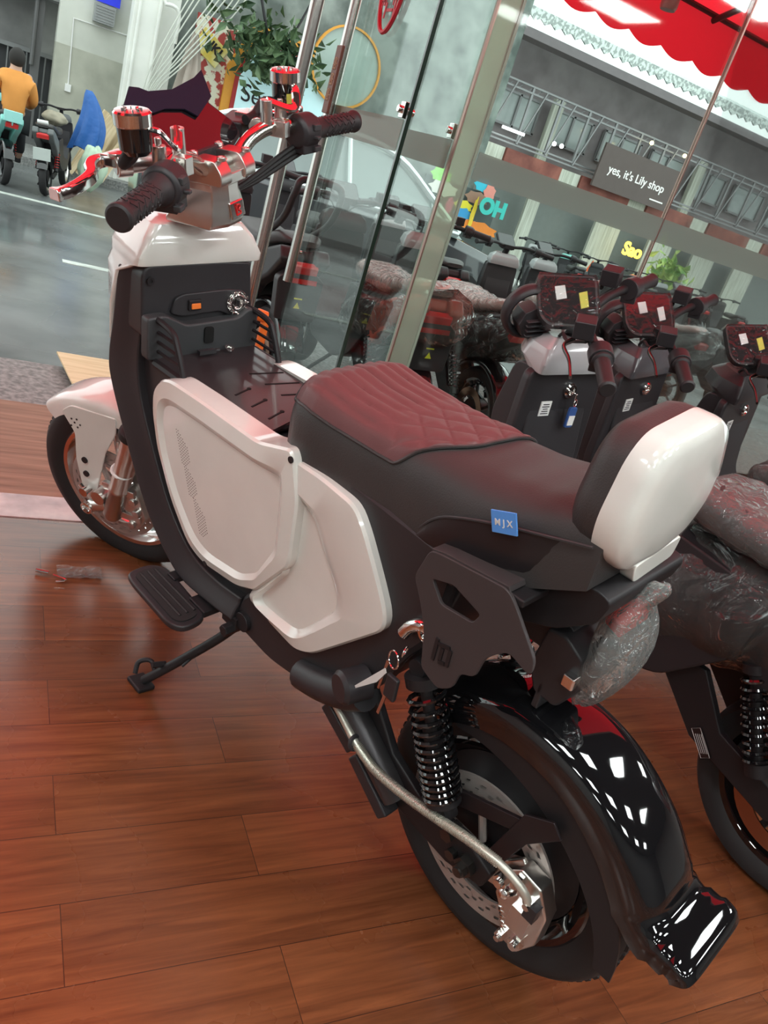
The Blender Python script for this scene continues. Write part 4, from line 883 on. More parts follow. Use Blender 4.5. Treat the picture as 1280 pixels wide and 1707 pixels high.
# ================================================================ generic mopeds parked in rows
def moped(label, x, y, yaw, lean=.12, z0=0, steer=0, body=None, trim=None, seatm=None, wrap=False, ringlamp=False, box_tail=False, group=None, name='electric_moped', scale=1, screen=True, stickers=False, rackbar=False, detail=True, bar=.30, dz=0, dyaw=0, cat='electric moped'):
    body = body or BLK; trim = trim or BLK; seatm = seatm or LEA
    f = Vector((math.cos(yaw), math.sin(yaw), 0)); l0 = Vector((-f.y, f.x, 0)); u = BZ * math.cos(lean) + l0 * math.sin(lean); l = l0 * math.cos(lean) - BZ * math.sin(lean)
    T = thing(name, label, cat, mw=frame((x, y, z0), f * scale, l * scale, u * scale), group=group)
    pv = Vector((.985, 0, 1.0)); ax = Vector((-.36, 0, .93)).normalized(); RR = Matrix.Rotation(steer, 3, ax); S = lambda v: pv + RR @ (Vector(v) - pv)
    R = .24
    for c, xf, nm in (((0, 0, R), None, 'rear'), ((1.30, 0, R), S, 'front')):
        b = nb(); rim = R * .73; sec = [(rim, .03), (rim + .012, .038), (rim + .03, .044), (R - .018, .041), (R - .005, .025), (R, 0)]; pr_ = sec + [(r, -w_) for r, w_ in reversed(sec[:-1])]; pr_.append(pr_[0]); lathe(b, pr_, c, (0, 1, 0), 56); ob('tyre', b, RUB, T, xf=xf)
        b = nb(); lathe(b, [(rim + .003, .03), (rim - .014, .03), (rim - .03, .012), (rim - .03, -.012), (rim - .014, -.03), (rim + .003, -.03)], c, (0, 1, 0), 48); ob('wheel_rim', b, GLOSS if nm == 'rear' else SIL, T, xf=xf)
        b = nb(); n = 5
        for k in range(n):
            a = 2 * PI * k / n; d = Vector((math.cos(a), 0, math.sin(a))); tube(b, [Vector(c) + d * .02, Vector(c) + d * (rim - .015)], .009, 8, smooth=False)
        lathe(b, [(0, .04), (.07 if nm == 'rear' else .03, .035), (.07 if nm == 'rear' else .03, -.035), (0, -.04)], c, (0, 1, 0), 28); ob('hub', b, BLKM, T, xf=xf)
        if detail:
            b = nb(); lathe(b, [(.085, .048), (.125, .048), (.125, .052), (.085, .052), (.085, .048)], c, (0, 1, 0), 40); ob('brake_disc', b, mat('copper_tinted_disc', (.45, .26, .18), .3, 1), T, xf=xf)
    for s in (1, -1):
        b = nb(); prism(b, [(.34, .42), (.37, .36), (.24, .25), (.02, .205), (-.03, .23), (-.02, .27), (.18, .31), (.27, .42)], s * .075, s * .095); ob('swing_arm', b, BLKM, T, bev=.004)
        b = nb(); tp = Vector((.18, s * .11, .52)); bt = Vector((.07, s * .11, .30)); d = (bt - tp).normalized(); cyl(b, tp, bt, .012, 12); cyl(b, tp, tp + d * .02, .026, 16); cyl(b, bt - d * .03, bt, .026, 16); sh = ob('shock_absorber', b, BLKM, T)
        b = nb(); coil(b, tp + d * .02, bt - d * .03, .027, .0045, 10 if detail else 6, k=12 if detail else 8, n=5); ob('coil_spring', b, GLOSS if name == 'electric_moped' else REDP, sh)
        b = nb(); cyl(b, (1.30, s * .075, .24), (1.08, s * .07, .80), .022, 14); ob('fork_leg', b, SIL if detail else BLKM, T, xf=S)
    # rear guard
    b = nb(); rr = []
    for k in range(15):
        a = math.radians(50 + 110 * k / 14); nn = Vector((math.cos(a), 0, math.sin(a))); c = Vector((0, 0, R)) + nn * .285; rr.append([c + nn * (-.03 + .03 * math.sin(PI * j / 8) ** .5) + Vector((0, .065 * math.cos(PI * j / 8), 0)) for j in range(9)] + [c + nn * (-.034 + .03 * math.sin(PI * (8 - j) / 8) ** .5) + Vector((0, .062 * math.cos(PI * (8 - j) / 8), 0)) for j in range(9)])
    loft(b, rr); ob('rear_mudguard', b, GLOSS, T, ang=60)
    b = nb(); rr = []
    for k in range(12):
        a = math.radians(30 + 95 * k / 11); nn = Vector((math.cos(a), 0, math.sin(a))); c = Vector((1.30, 0, R)) + nn * .275; rr.append([c + nn * (-.03 + .03 * math.sin(PI * j / 8) ** .5) + Vector((0, .06 * math.cos(PI * j / 8), 0)) for j in range(9)] + [c + nn * (-.034 + .03 * math.sin(PI * (8 - j) / 8) ** .5) + Vector((0, .057 * math.cos(PI * (8 - j) / 8), 0)) for j in range(9)])
    loft(b, rr); ob('front_mudguard', b, trim, T, xf=S, ang=60)
    # lower tub + leg shield
    prof_ = rounded([(1.08, .86), (1.12, .70), (1.10, .60), (1.0, .42), (.86, .29), (.55, .27), (.36, .34), (.22, .50), (.20, .66), (.50, .68), (.56, .46), (.84, .40), (.96, .55), (1.0, .86)], .03, 3)
    b = nb(); prism(b, prof_, -.115, .115); ob('main_body', b, BLK, T, bev=.015, seg=2)
    b = nb(); prism(b, rounded([(-.16, .56), (-.145, .86), (.145, .86), (.16, .56), (.10, .44), (-.10, .44)], .03, 3), .985, 1.02, 'yz'); b.transform(Matrix.Translation((.0, 0, 0))); ls = ob('leg_shield', b, BLK, T, bev=.01)
    b = nb(); loft(b, [ring(.96, 1.09, .14, .855, .02), ring(.955, 1.12, .142, .88, .02), ring(.965, 1.11, .13, .92, .02), ring(.985, 1.07, .10, .945, .02)]); ob('front_cowl', b, trim, T, bev=.006, ang=28)
    b = nb()
    for s in (1, -1): prism(b, rounded([(.22, .52), (.18, .66), (-.05, .76), (-.18, .80), (-.22, .74), (-.10, .64), (.05, .56), (.15, .46)], .02, 3), s * .05, s * .125)
    prism(b, [(.2, .60), (.18, .68), (-.16, .79), (-.18, .74), (0, .64)], -.06, .06); ob('tail_body', b, body, T, bev=.02, seg=3)
    # seat
    b = nb(); rr = []
    for k in range(26):
        t = k / 25; xx = -.16 + .70 * t; w_ = .125 * (1 - abs(2 * t - 1) ** 6 * .45); zt = .845 - .045 * t - .05 * max(0, abs(2 * t - 1) - .8) / .2 + .03 * max(0, .4 - t) / .4 - .03 * math.sin(PI * min(1, t / .9)) ; zb = .80 - .09 * min(1, t * 2.2)
        rr.append([Vector((xx, w_ * math.copysign(abs(math.cos(a)) ** .5, math.cos(a)), zb + (zt - zb) * .5 * (1 + math.copysign(abs(math.sin(a)) ** .6, math.sin(a))))) for a in [2 * PI * j / 24 for j in range(24)]])
    loft(b, rr); st_ = ob('seat', b, seatm, T, ang=60)
    if wrap:
        b = nb(); r2 = []
        for k, rg in enumerate(rr):
            c = sum(rg, Vector()) / len(rg); r2.append([c + (p - c) * (1.06 + .05 * noise.noise(p * 14)) + Vector((0, 0, .004 * math.sin(p.x * 90 + p.y * 60))) for p in rg])
        loft(b, r2); ob('plastic_wrap', b, FILM, T, ang=80)
        b = nb(); r2 = []
        for k in range(16):
            t = k / 15; xx = .46 - .72 * t; w_ = .148 + .012 * math.sin(k * 1.9); zc = .52 + .21 * t; hh = .17 - .045 * t
            r2.append([Vector((xx + .01 * math.sin(j * 1.3 + k), w_ * math.cos(a) * (1 + .06 * math.sin(j * 2.1 + k * 1.3)), zc + hh * math.sin(a) * (1 + .05 * math.sin(j * 1.7 + k)))) for j, a in enumerate([2 * PI * j / 26 for j in range(26)])])
        loft(b, r2); ob('plastic_wrap', b, WRAPM, T, ang=80)
    b = nb(); prism(b, rounded([(-.19, .74), (-.215, .72), (-.20, .67), (-.165, .69)], .005, 2), -.07, .07); ob('tail_lamp', b, REDP, T, bev=.003)
    if box_tail:
        b = nb(); prism(b, rounded([(-.10, .47), (.10, .47), (.115, .66), (.06, .70), (-.06, .70), (-.115, .66)], .02, 3), -.205, -.15, 'yz'); tb = ob('tail_box', b, BLK, T, bev=.006)
        b = nb(); box(b, (-.208, 0, .655), (.006, .15, .022)); ob('reflector', b, REDP, tb)
        b = nb(); prism(b, [(-.016, .53), (.016, .53), (0, .558)], -.2085, -.2065, 'yz'); box(b, (-.2075, 0, .575), (.002, .04, .006)); ob('warning_sticker', b, mat('warning_yellow', (.75, .80, .05), .5), tb, flat=True)
    if rackbar:
        b = nb(); tube(b, [(.10, .10, .78), (-.12, .11, .90), (-.20, .11, 1.02), (-.20, .08, 1.08), (-.20, -.08, 1.08), (-.20, -.11, 1.02), (-.12, -.11, .90), (.10, -.10, .78)], .016, 12, 5); ob('grab_rail', b, BLK, T)
    # bars
    zc = 1.0 + dz
    b = nb(); cyl(b, (1.03, 0, .90), (.99, 0, zc), .024, 16); box(b, (.985, 0, zc), (.05, .09, .03)); ob('stem', b, BLKM, T, bev=.003, xf=S)
    hb_ = [(.87, bar + .06, zc), (.915, bar - .06, zc + .012), (.955, .14, zc + .018), (.985, .05, zc + .004)]
    b = nb(); tube(b, hb_ + [(x_, -y_, z_) for x_, y_, z_ in reversed(hb_)], .0125, 12, 5); ob('handlebar', b, BLKM, T, xf=S)
    for s in (1, -1):
        A = Vector((.868, s * (bar + .064), zc)); Bq = Vector((.905, s * (bar - .05), zc + .012)); d = (Bq - A).normalized(); Ln = (Bq - A).length
        b = nb(); lathe(b, [(0, 0), (.017, 0), (.021, .005), (.020, .012), (.0185, .018), (.0195, Ln - .012), (.025, Ln - .008), (.025, Ln), (0, Ln)], A, d, 24); ob('handlebar_grip', b, GRIP, T, xf=S)
        c = Bq + d * .022; b = nb(); lathe(b, [(0, -.024), (.030, -.022), (.030, .02), (0, .024)], c, d, 20); box(b, c + Vector((0, 0, -.022)), (.04, .04, .03)); ob('switch_housing', b, BLK, T, bev=.003, xf=S)
        if detail:
            mc = Bq + d * .07 + Vector((.03, 0, .0)); b = nb(); box(b, mc + Vector((.01, 0, .035)), (.05, .055, .045), Matrix.Rotation(.1 * s, 3, 'Z')); ob('brake_reservoir', b, BLK, T, bev=.004, xf=S)
            b = nb(); tube(b, [mc + Vector((.03, 0, .0)), mc + Vector((.045, s * .04, -.004)), mc + Vector((.02, s * .09, -.012)), mc + Vector((-.0, s * .16, -.02))], lambda t: .008 - .003 * t, 10, 5, flat=.7); ob('brake_lever', b, mat('dark_chrome', (.22, .20, .20), .25, 1), T, xf=S)
            b = nb(); tube(b, [mc, mc + Vector((.05, -s * .05, -.03)), (1.03, s * .08, zc - .02), (1.05, s * .03, .93)], .0045, 6, 5); ob('cable', b, RUB, T, xf=S)
    if screen:
        DM = Matrix.Rotation(dyaw, 3, 'Z')
        def q(y_, z_, o=0): return Vector((1.045, 0, 0)) + DM @ Vector(((z_ - zc - .04) * 1.25 - o * .62, y_, z_ + o * .78))
        hz = rounded([(.078, zc + .082), (.078, zc + .01), (.055, zc - .008), (-.055, zc - .008), (-.078, zc + .01), (-.078, zc + .082)], .014, 3)
        b = nb(); loft(b, [[q(p[0] * .85, zc + .04 + (p[1] - zc - .04) * .8, -.032) for p in hz], [q(*p, -.02) for p in hz], [q(*p, 0) for p in hz]]); D = ob('display_housing', b, BLK, T, xf=S, ang=40)
        b = nb(); sc_ = [(p[0] * .93, zc + .04 + (p[1] - zc - .04) * .92) for p in hz]; loft(b, [[q(*p, 0) for p in sc_], [q(*p, .002) for p in sc_]]); ob('display_screen', b, SCRN, D, xf=S, flat=True)
        if stickers:
            b = nb(); loft(b, [[q(*p, o) for p in ((.035, zc + .060), (.008, zc + .063), (.004, zc + .040), (.031, zc + .036))] for o in (.0035, .0042)]); ob('white_sticker', b, WHT, D, xf=S, flat=True)
            b = nb(); loft(b, [[q(*p, o) for p in ((-.028, zc + .050), (-.050, zc + .054), (-.053, zc + .026), (-.032, zc + .022))] for o in (.0035, .0042)]); ob('paper_sticker', b, YEL if stickers == 1 else WHT, D, xf=S, flat=True)
            b = nb(); loft(b, [[q(p[0] * 1.04, zc + .04 + (p[1] - zc - .04) * 1.05, o) + Vector((0, 0, .0025 * math.sin(i * 2.1))) for i, p in enumerate(hz)] for o in (-.03, .004, .0055)]); ob('plastic_film', b, FILM2, D, xf=S, ang=80)
            for nm, m_, pp in (('printed_sticker', WHT, ((.075, .728), (.035, .728), (.035, .770), (.075, .770))),):
                b = nb(); prism(b, pp, .982, .9845, 'yz'); K_ = ob(nm, b, m_, ls, flat=True)
                b = nb()
                for i in range(5): box(b, (.9815, .055, .735 + i * .0066), (.001, .028 - .005 * (i % 3), .0022))
                ob('sticker_print', b, BLKM, K_, flat=True)
            b = nb(); lathe(b, [(0, 0), (.010, 0), (.012, .005), (.018, .005), (.022, 0), (.022, -.006), (0, -.006)], (.978, -.02, .80), (-1, 0, 0), 20); ob('ignition_lock', b, CHR, T)
    if ringlamp:
        b = nb(); LM = lambda v: S(Vector((1.14, 0, .975)) + Matrix.Rotation(dyaw * .8, 3, 'Z') @ (Vector(v) - Vector((1.17, 0, .97)))); torus(b, (1.17, .0, .98), (1, 0, .15), .066, .012, 40, 12, 1.8); rg_ = ob('lamp_ring', b, BLK, T, xf=LM)
        b = nb(); lathe(b, [(.0, .02), (.04, .02), (.046, .0), (.046, -.05), (0, -.06)], (1.17, 0, .965), (1, 0, 0), 8)
        for k in range(4): box(b, (1.10, 0, .945 + k * .013), (.015, .07, .004))
        ob('lamp_body', b, BLK, T, bev=.003, xf=LM); b = nb(); cyl(b, (1.15, 0, .95), (1.05, 0, .90), .014); ob('lamp_bracket', b, BLKM, T, xf=S)
    b = nb(); tube(b, [(.6, .08, .27), (.70, .18, .12), (.74, .235, .03)], .010, 8, 3); ob('side_stand', b, BLKM, T)
    return T
SILP = mat('pearl_silver_panel', (.42, .42, .43), .2, coat=.6)
GRYP = mat('dark_grey_panel', (.10, .10, .11), .25, coat=.5)
m2 = moped('black electric moped with plastic-wrapped seat parked directly right of the white moped', 1.685, .70, 1.77, .113, steer=.645, dyaw=-1.15, trim=SILP, wrap=True, ringlamp=True, stickers=1)
m3 = moped('black electric moped second right of the white moped, two pale stickers on its display', 2.334, .992, 1.90, .143, steer=.487, dyaw=-1.05, trim=GRYP, wrap=True, ringlamp=True, stickers=2)
m4 = moped('black electric moped at the right edge, its film-covered display cut by the frame', 2.897, 1.03, 1.90, .20, steer=.40, dyaw=-.95, trim=BLK, wrap=False, stickers=1)
b = nb(); Pp = rounded([(.24, .275), (.19, .225), (.172, .243), (.222, .293)], .002, 2); prism(b, Pp, .097, .0985); NP = ob('rating_plate', b, mat('dark_anodised_plate', (.05, .035, .035), .4, .6), m2)
b = nb()
for k in range(4): tube(b, [(.222 - k * .004 + .004, .0990, .276 + k * .003 - .006), (.190 - k * .004 + .004, .0990, .244 + k * .003 - .006)], .0006, 4, smooth=False)
tube(b, [(.239, .099, .275), (.19, .099, .227), (.173, .099, .243), (.222, .099, .291)], .0007, 4, smooth=False, closed=True); ob('plate_print', b, WHT, NP)
kk = thing('key_fob', 'blue key fob with white sticker hanging from the ignition of a black moped', 'key fob', mw=m2.matrix_world.copy())
b = nb(); prism(b, rounded([(-.045, .70), (-.015, .70), (-.015, .76), (-.045, .76)], .006, 2), .955, .963, 'yz'); kf = ob('fob', b, mat('blue_plastic', (.04, .10, .30), .4), kk, bev=.002)
b = nb(); box(b, (.9535, -.03, .722), (.002, .022, .028)); ob('white_sticker', b, WHT, kf, flat=True)
b = nb(); torus(b, (.958, -.03, .772), (1, .3, 0), .010, .0012, 18, 6); ob('split_ring', b, CHR, kk)
b = nb(); box(b, (.965, -.022, .79), (.022, .006, .02)); ob('key_head', b, CHR, kk, bev=.002)
# outside the glass: mopeds backed up against the shop front
WRP = mat('pale_pink_foam_seat', (.62, .42, .38), .5)
REDB = mat('coral_red_panel', (.55, .14, .10), .3, coat=.5)
GZ = -.05
moped('red and black electric moped outside the glass with film-wrapped seat and yellow warning sticker', 1.78, 3.22, 1.62, .06, z0=GZ, body=REDB, seatm=WRP, wrap=True, box_tail=True)
moped('black moped with pale wrapped seat outside the glass, right of the red one', 2.30, 3.28, 1.60, .06, z0=GZ, body=BLK, seatm=WRP, wrap=True, trim=SILP)
moped('black electric moped with tall grab rail outside beyond the open glass door', 1.27, 3.66, 1.66, .05, z0=GZ, box_tail=True, rackbar=True)

# ================================================================ outdoors
RZ = -.30
ASPH = ramp_mat('wet_asphalt', (.085, .092, .092), (.19, .20, .20), 1.3, 9, .3, coat=.0, bump=.0, rvar=(.12, .42))
b = nb(); box(b, (10, 11.9, RZ - .05), (60, 16.6, .1)); struct('road', b, ASPH, flat=True)
CONC = ramp_mat('rough_grey_concrete', (.13, .135, .13), (.30, .30, .29), 38, 6, .7, bump=.4)
b = nb(); box(b, (10, 3.36, -.175), (60, .62, .25)); struct('kerb_apron', b, CONC, flat=True)
b = nb(); box(b, (10, 3.675, -.02), (60, .012, .012)); 
bmesh.ops.delete(b, geom=b.verts, context='VERTS'); b.free()
b = nb(); box(b, (5.6, 4.3, -.175), (8.9, 1.6, .25)); struct('forecourt_slab', b, CONC, flat=True)
LINE = ramp_mat('worn_white_line', (.42, .46, .42), (.66, .70, .64), 9, 6, .5)
b = nb(); box(b, (10, 9.75, RZ + .002), (60, .11, .004)); struct('road_line', b, LINE, flat=True)
for x in (-.6, .80): b = nb(); box(b, (x, 7.05, RZ + .002), (.55, .11, .004)); struct('road_dash', b, LINE, flat=True)
b = nb(); box(b, (10, 16.0, RZ + .03), (60, 7, .16)); struct('far_pavement', b, CONC, flat=True)
bd = nb(); prism(bd, [(.30, 3.70), (.345, 3.30), (1.0, 3.24), (1.0, 3.70)], .0, .008, 'xy'); b = bd
YW = ramp_mat('yellowed_plywood', (.62, .50, .27), (.74, .62, .38), 4, 5, .6, stretch=(1, 8, 1)); tag(ob('plywood_sheet', b, YW, flat=True), 'pale yellow plywood sheet lying on the grey kerb outside the doorway', 'board')

# red awning over the shop front
AWN = cloth_glow('red_awning_cloth', (.95, .02, .035), .75)
aw = thing('awning', 'bright red cloth awning with a scalloped front edge over the shop window', 'awning', (0, 0, 0))
def zaw(y): return 2.78 - (y - 2.72) * .32
b = nb(); x0, x1 = -4.0, 7.5; N = 60; ys = [2.72, 3.1, 3.5, 3.92]
G = [[b.verts.new((x0 + (x1 - x0) * i / N, y, zaw(y) - .012 * math.sin(i * .9) ** 2 * (1 if 0 < j < 3 else 0))) for j, y in enumerate(ys)] for i in range(N + 1)]
for i in range(N):
    for j in range(3): b.faces.new((G[i][j], G[i + 1][j], G[i + 1][j + 1], G[i][j + 1]))
ob('awning_cloth', b, AWN, aw)
b = nb(); pit = .235; n = int((x1 - x0) / pit * 10); T_ = []; Bt = []
for i in range(n + 1):
    x = x0 + (x1 - x0) * i / n; ph = (x / pit) % 1; T_.append(b.verts.new((x, 3.92, zaw(3.92)))); Bt.append(b.verts.new((x, 3.925 + .004 * math.sin(x * 9), zaw(3.92) - .235 - .032 * math.sin(PI * ph))))
for i in range(n): b.faces.new((T_[i], T_[i + 1], Bt[i + 1], Bt[i]))
ob('scalloped_valance', b, AWN, aw)
AFR = mat('dark_awning_frame', (.05, .012, .014), .5)
b = nb()
for x in (-3, -.8, 1.4, 3.3, 5.4): tube(b, [(x, 2.70, 2.74), (x, 3.90, 2.36)], .016, 8, smooth=False)
tube(b, [(x0, 3.3, 2.56), (x1, 3.3, 2.56)], .018, 8, smooth=False); tube(b, [(x0, 3.9, 2.385), (x1, 3.9, 2.385)], .014, 8, smooth=False); ob('awning_frame', b, AFR, aw)
lb_ = thing('hanging_lamp', 'grey lamp shade hanging beneath the red awning', 'lamp', (2.72, 3.55, 2.28)); b = nb(); lathe(b, [(0, .07), (.02, .07), (.04, .04), (.042, -.06), (.036, -.075), (0, -.08)], (0, 0, 0), (0, 0, 1), 20); ob('lamp_shade', b, mat('dusty_rose_glass', (.35, .22, .20), .3), lb_); b = nb(); cyl(b, (0, 0, .07), (0, 0, .22), .006, 8); ob('lamp_cord', b, AFR, lb_)

# buildings across the street
CREAM = ramp_mat('cream_painted_wall', (.55, .56, .50), (.70, .71, .64), 1.2, 6, .8)
SAND = ramp_mat('sand_rendered_wall', (.36, .36, .30), (.50, .50, .42), 2.2, 9, .85)
DARK = mat('dark_interior', (.06, .062, .065), .8); GREYW = ramp_mat('grey_stained_wall', (.16, .16, .16), (.30, .30, .29), 1.5, 7, .8)
lbg = thing('corner_building', 'grey and cream building with a barred gate behind the scooters at the upper left', 'building', (0, 14, 0))
b = nb(); box(b, (-1.2, 1.0, 2.0), (3.6, .3, 4.8)); ob('recess_wall', b, GREYW, lbg, flat=True)
b = nb(); box(b, (1.10, .1, 2.9), (1.04, .6, 3.2)); ob('pillar', b, CREAM, lbg, flat=True)
b = nb(); box(b, (1.10, .09, .52), (1.04, .6, 1.56)); ob('rendered_base', b, SAND, lbg, flat=True)
b = nb(); box(b, (-1.4, .5, 2.55), (4.2, .8, 1.5)); ob('lintel', b, mat('grey_lintel', (.22, .22, .22), .8), lbg, flat=True)
b = nb(); box(b, (1.15, -.3, 1.83), (.28, .20, .24)); 
for k in range(6): box(b, (1.15, -.405, 1.74 + k * .035), (.24, .01, .008))
ob('air_conditioner', b, mat('grey_casing', (.30, .31, .31), .5), lbg, bev=.01)
b = nb(); box(b, (1.17, -.3, 2.07), (.34, .06, .2)); ob('blue_sign', b, mat('vivid_blue_panel', (.03, .05, .85), .4), lbg)
b = nb(); tube(b, [(.80, -.22, .80), (.77, -.22, 1.66), (1.5, -.22, 1.68)], .010, 6, smooth=False); box(b, (.80, -.23, .76), (.08, .05, .10)); ob('conduit', b, WHT, lbg)
b = nb(); box(b, (.35, .3, 1.9), (.12, .12, 4.4)); tube(b, [(.30, .2, .9), (.30, .2, 3)], .03, 8, smooth=False); ob('drain_pipe', b, mat('dark_grey_pipe', (.12, .12, .12), .5), lbg)
gt = thing('barred_gate', 'dark barred metal gate in the recess at the upper left', 'gate', (.05, 14.7, -.2))
b = nb()
for k in range(13): tube(b, [(-.85 + k * .13, 0, 0), (-.85 + k * .13, 0, 1.25)], .013, 6, smooth=False)
ob('bars', b, mat('grey_bar', (.25, .26, .26), .5, .6), gt)
for z in (1.27, .03): b = nb(); box(b, (-.08, 0, z), (1.7, .05, .06)); ob('gate_rail', b, mat('grey_bar', (.25, .26, .26), .5, .6), gt)
b = nb(); box(b, (-.08, .12, .62), (1.7, .02, 1.3)); ob('gate_panel', b, DARK, gt)
COLW = ramp_mat('white_painted_column', (.74, .75, .70), (.85, .86, .80), 2, 5, .7)
cl_ = thing('white_column', 'white square column with a pipe beside the barred gate building', 'column', (1.60, 13, -.25))
b = nb(); box(b, (0, 0, 2.5), (.34, .34, 5)); ob('shaft', b, COLW, cl_, bev=.01)
b = nb(); box(b, (.32, .1, 2.5), (.26, .2, 5)); ob('side_panel', b, COLW, cl_, bev=.01)
b = nb(); tube(b, [(.16, -.19, 0), (.16, -.19, 2.3), (.22, -.22, 2.42), (.40, -.22, 2.38), (.42, -.2, 2.0)], .026, 8, 4); tube(b, [(-.10, -.2, 0), (-.10, -.2, 4)], .022, 8, smooth=False); ob('rain_pipe', b, COLW, cl_)
# shop wall at centre (poster wall, round window, signs)
mw_ = thing('cafe_front', 'colourful cafe front with posters and a framed pale blue board', 'shop front', (0, 13, -.25))
b = nb(); box(b, (4.7, .35, 2.5), (5.6, .3, 5)); ob('wall', b, ramp_mat('mossy_grey_wall', (.10, .12, .11), (.30, .34, .31), 2.5, 8, .8), mw_, flat=True)
b = nb(); box(b, (2.62, .12, 1.75), (.62, .06, 1.5)); ob('poster_panel', b, ramp_mat('mottled_poster_print', (.42, .06, .05), (.80, .78, .62), 9, 3, .6, lo=.46, hi=.52), mw_, flat=True)
b = nb(); box(b, (2.55, .07, 2.12), (.42, .03, .30), Matrix.Rotation(.5, 3, 'Y')); ob('yellow_poster', b, ramp_mat('yellow_poster_print', (.78, .60, .10), (.85, .80, .40), 6, 3, .6), mw_, flat=True)
text('poster_text', 'IKI', .17, BLKM, mw_, Matrix.Translation((2.62, .045, 2.12)) @ Matrix.Rotation(.5, 4, 'Y') @ Matrix.Rotation(PI / 2, 4, 'X'), .002, .006)
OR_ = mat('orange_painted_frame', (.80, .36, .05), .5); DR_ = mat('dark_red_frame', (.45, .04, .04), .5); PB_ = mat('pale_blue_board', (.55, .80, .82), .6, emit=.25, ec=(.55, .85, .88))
fr0 = [(2.83, 1.1), (2.83, 2.0), (3.12, 2.62), (4.4, 2.62), (4.9, 1.6), (4.9, 1.1)]
b = nb(); prism(b, [(x, z) for x, z in fr0], .02, .10); ob('orange_frame', b, OR_, mw_, flat=True)
b = nb(); prism(b, [(2.96, 1.1), (2.96, 1.93), (3.20, 2.48), (4.33, 2.48), (4.8, 1.58), (4.8, 1.1)], -.01, .02); ob('red_frame', b, DR_, mw_, flat=True)
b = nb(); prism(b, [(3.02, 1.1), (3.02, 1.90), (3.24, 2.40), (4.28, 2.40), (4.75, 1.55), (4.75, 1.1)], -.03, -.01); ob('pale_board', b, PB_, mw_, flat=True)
text('board_lettering', 'Seul', .34, BLKM, mw_, Matrix.Translation((3.36, -.04, 1.70)) @ Matrix.Rotation(PI / 2, 4, 'X') @ Matrix.Shear('XY', 4, (.25, 0)), .002)
b = nb(); lathe(b, [(.53, 0), (.56, 0), (.56, .06), (.53, .06), (.53, 0)], (4.55, -.06, 2.50), (0, -1, 0), 40); ob('round_window_frame', b, OR_, mw_)
b = nb(); lathe(b, [(0, 0), (.53, 0), (.53, .02), (0, .02)], (4.55, -.06, 2.50), (0, -1, 0), 40); ob('round_window_pane', b, mat('pale_green_pane', (.35, .45, .40), .15, coat=.5), mw_)
LEAF = ramp_mat('leaf_green', (.03, .07, .03), (.14, .22, .10), 5, 4, .5)
def leaves(name, label, cat, c, ext, n, sz, m=None):
    b = nb()
    for k in range(n):
        p = Vector(c) + Vector([random.gauss(0, e) for e in ext]); d = Vector([random.uniform(-1, 1) for _ in range(3)]).normalized(); q = d.cross(Vector((random.random(), .3, random.random()))).normalized(); s = sz * random.uniform(.6, 1.3); nn = d.cross(q)
        vs = [b.verts.new(p + v) for v in (d * -s, q * s * .45 + d * -.2 * s + nn * .15 * s, d * s - nn * .2 * s, -q * s * .45 + d * -.2 * s + nn * .15 * s)]; b.faces.new(vs)
    T = thing(name, label, cat, (0, 0, 0)); ob('foliage', b, m or LEAF, T, flat=True); return T
pl_ = leaves('hanging_plant', 'dark green leafy plant hanging over the pale blue cafe board', 'plant', (3.3, 12.5, 2.05), (.36, .2, .22), 420, .11)
b = nb(); tube(b, [(2.9, 12.6, 2.9), (3.1, 12.5, 2.4), (3.3, 12.5, 2.0), (3.5, 12.5, 1.7)], .02, 6, 4); tube(b, [(3.7, 12.6, 2.8), (3.5, 12.5, 2.3), (3.3, 12.5, 2.1)], .015, 6, 4); ob('stem', b, BLKM, pl_)
WIRE = mat('pale_dusty_cable', (.60, .62, .55), .7)
for k, (a_, c_) in enumerate((((1.68, 1.0), (2.45, 2.6)), ((1.74, 1.02), (2.6, 2.45)), ((1.66, 1.08), (2.2, 2.7)))):
    b = nb(); x0_, z0_ = a_; x1_, z1_ = c_
    for q in range(3): tube(b, [(x0_ + q * .03, 12.55, z0_ - .9), (x0_ + q * .04, 12.5, z0_), ((x0_ + x1_) / 2 - .1 + q * .05, 12.45, (z0_ + z1_) / 2 - .15), (x1_ + q * .07, 12.5, z1_), (x1_ + .25 + q * .1, 12.6, z1_ + .8)], .009, 6, 6)
    tag(ob('cable_run', b, WIRE), 'loose bundle of pale cables rising beside the white column', 'cables', 'cables by the white column')
um = thing('closed_parasol', 'closed beige parasol standing beside the pale cables across the street', 'parasol', (2.22, 12.6, -.25))
b = nb(); tube(b, [(-.35, 0, .3), (.02, 0, 2.2)], .02, 8, smooth=False); ob('pole', b, mat('pale_grey_pole', (.6, .62, .6), .5), um)
b = nb(); rr = []
for k in range(10):
    t = k / 9; r = .03 + .17 * t ** .8; rr.append([(.02 + .02 * t + r * math.cos(a) * (1 + .28 * math.cos(a * 6)), r * math.sin(a) * (1 + .28 * math.cos(a * 6)), 2.2 - 1.05 * t) for a in [2 * PI * j / 48 for j in range(48)]])
loft(b, rr); ob('canopy', b, mat('faded_beige_cloth', (.42, .36, .31), .9), um, ang=70)
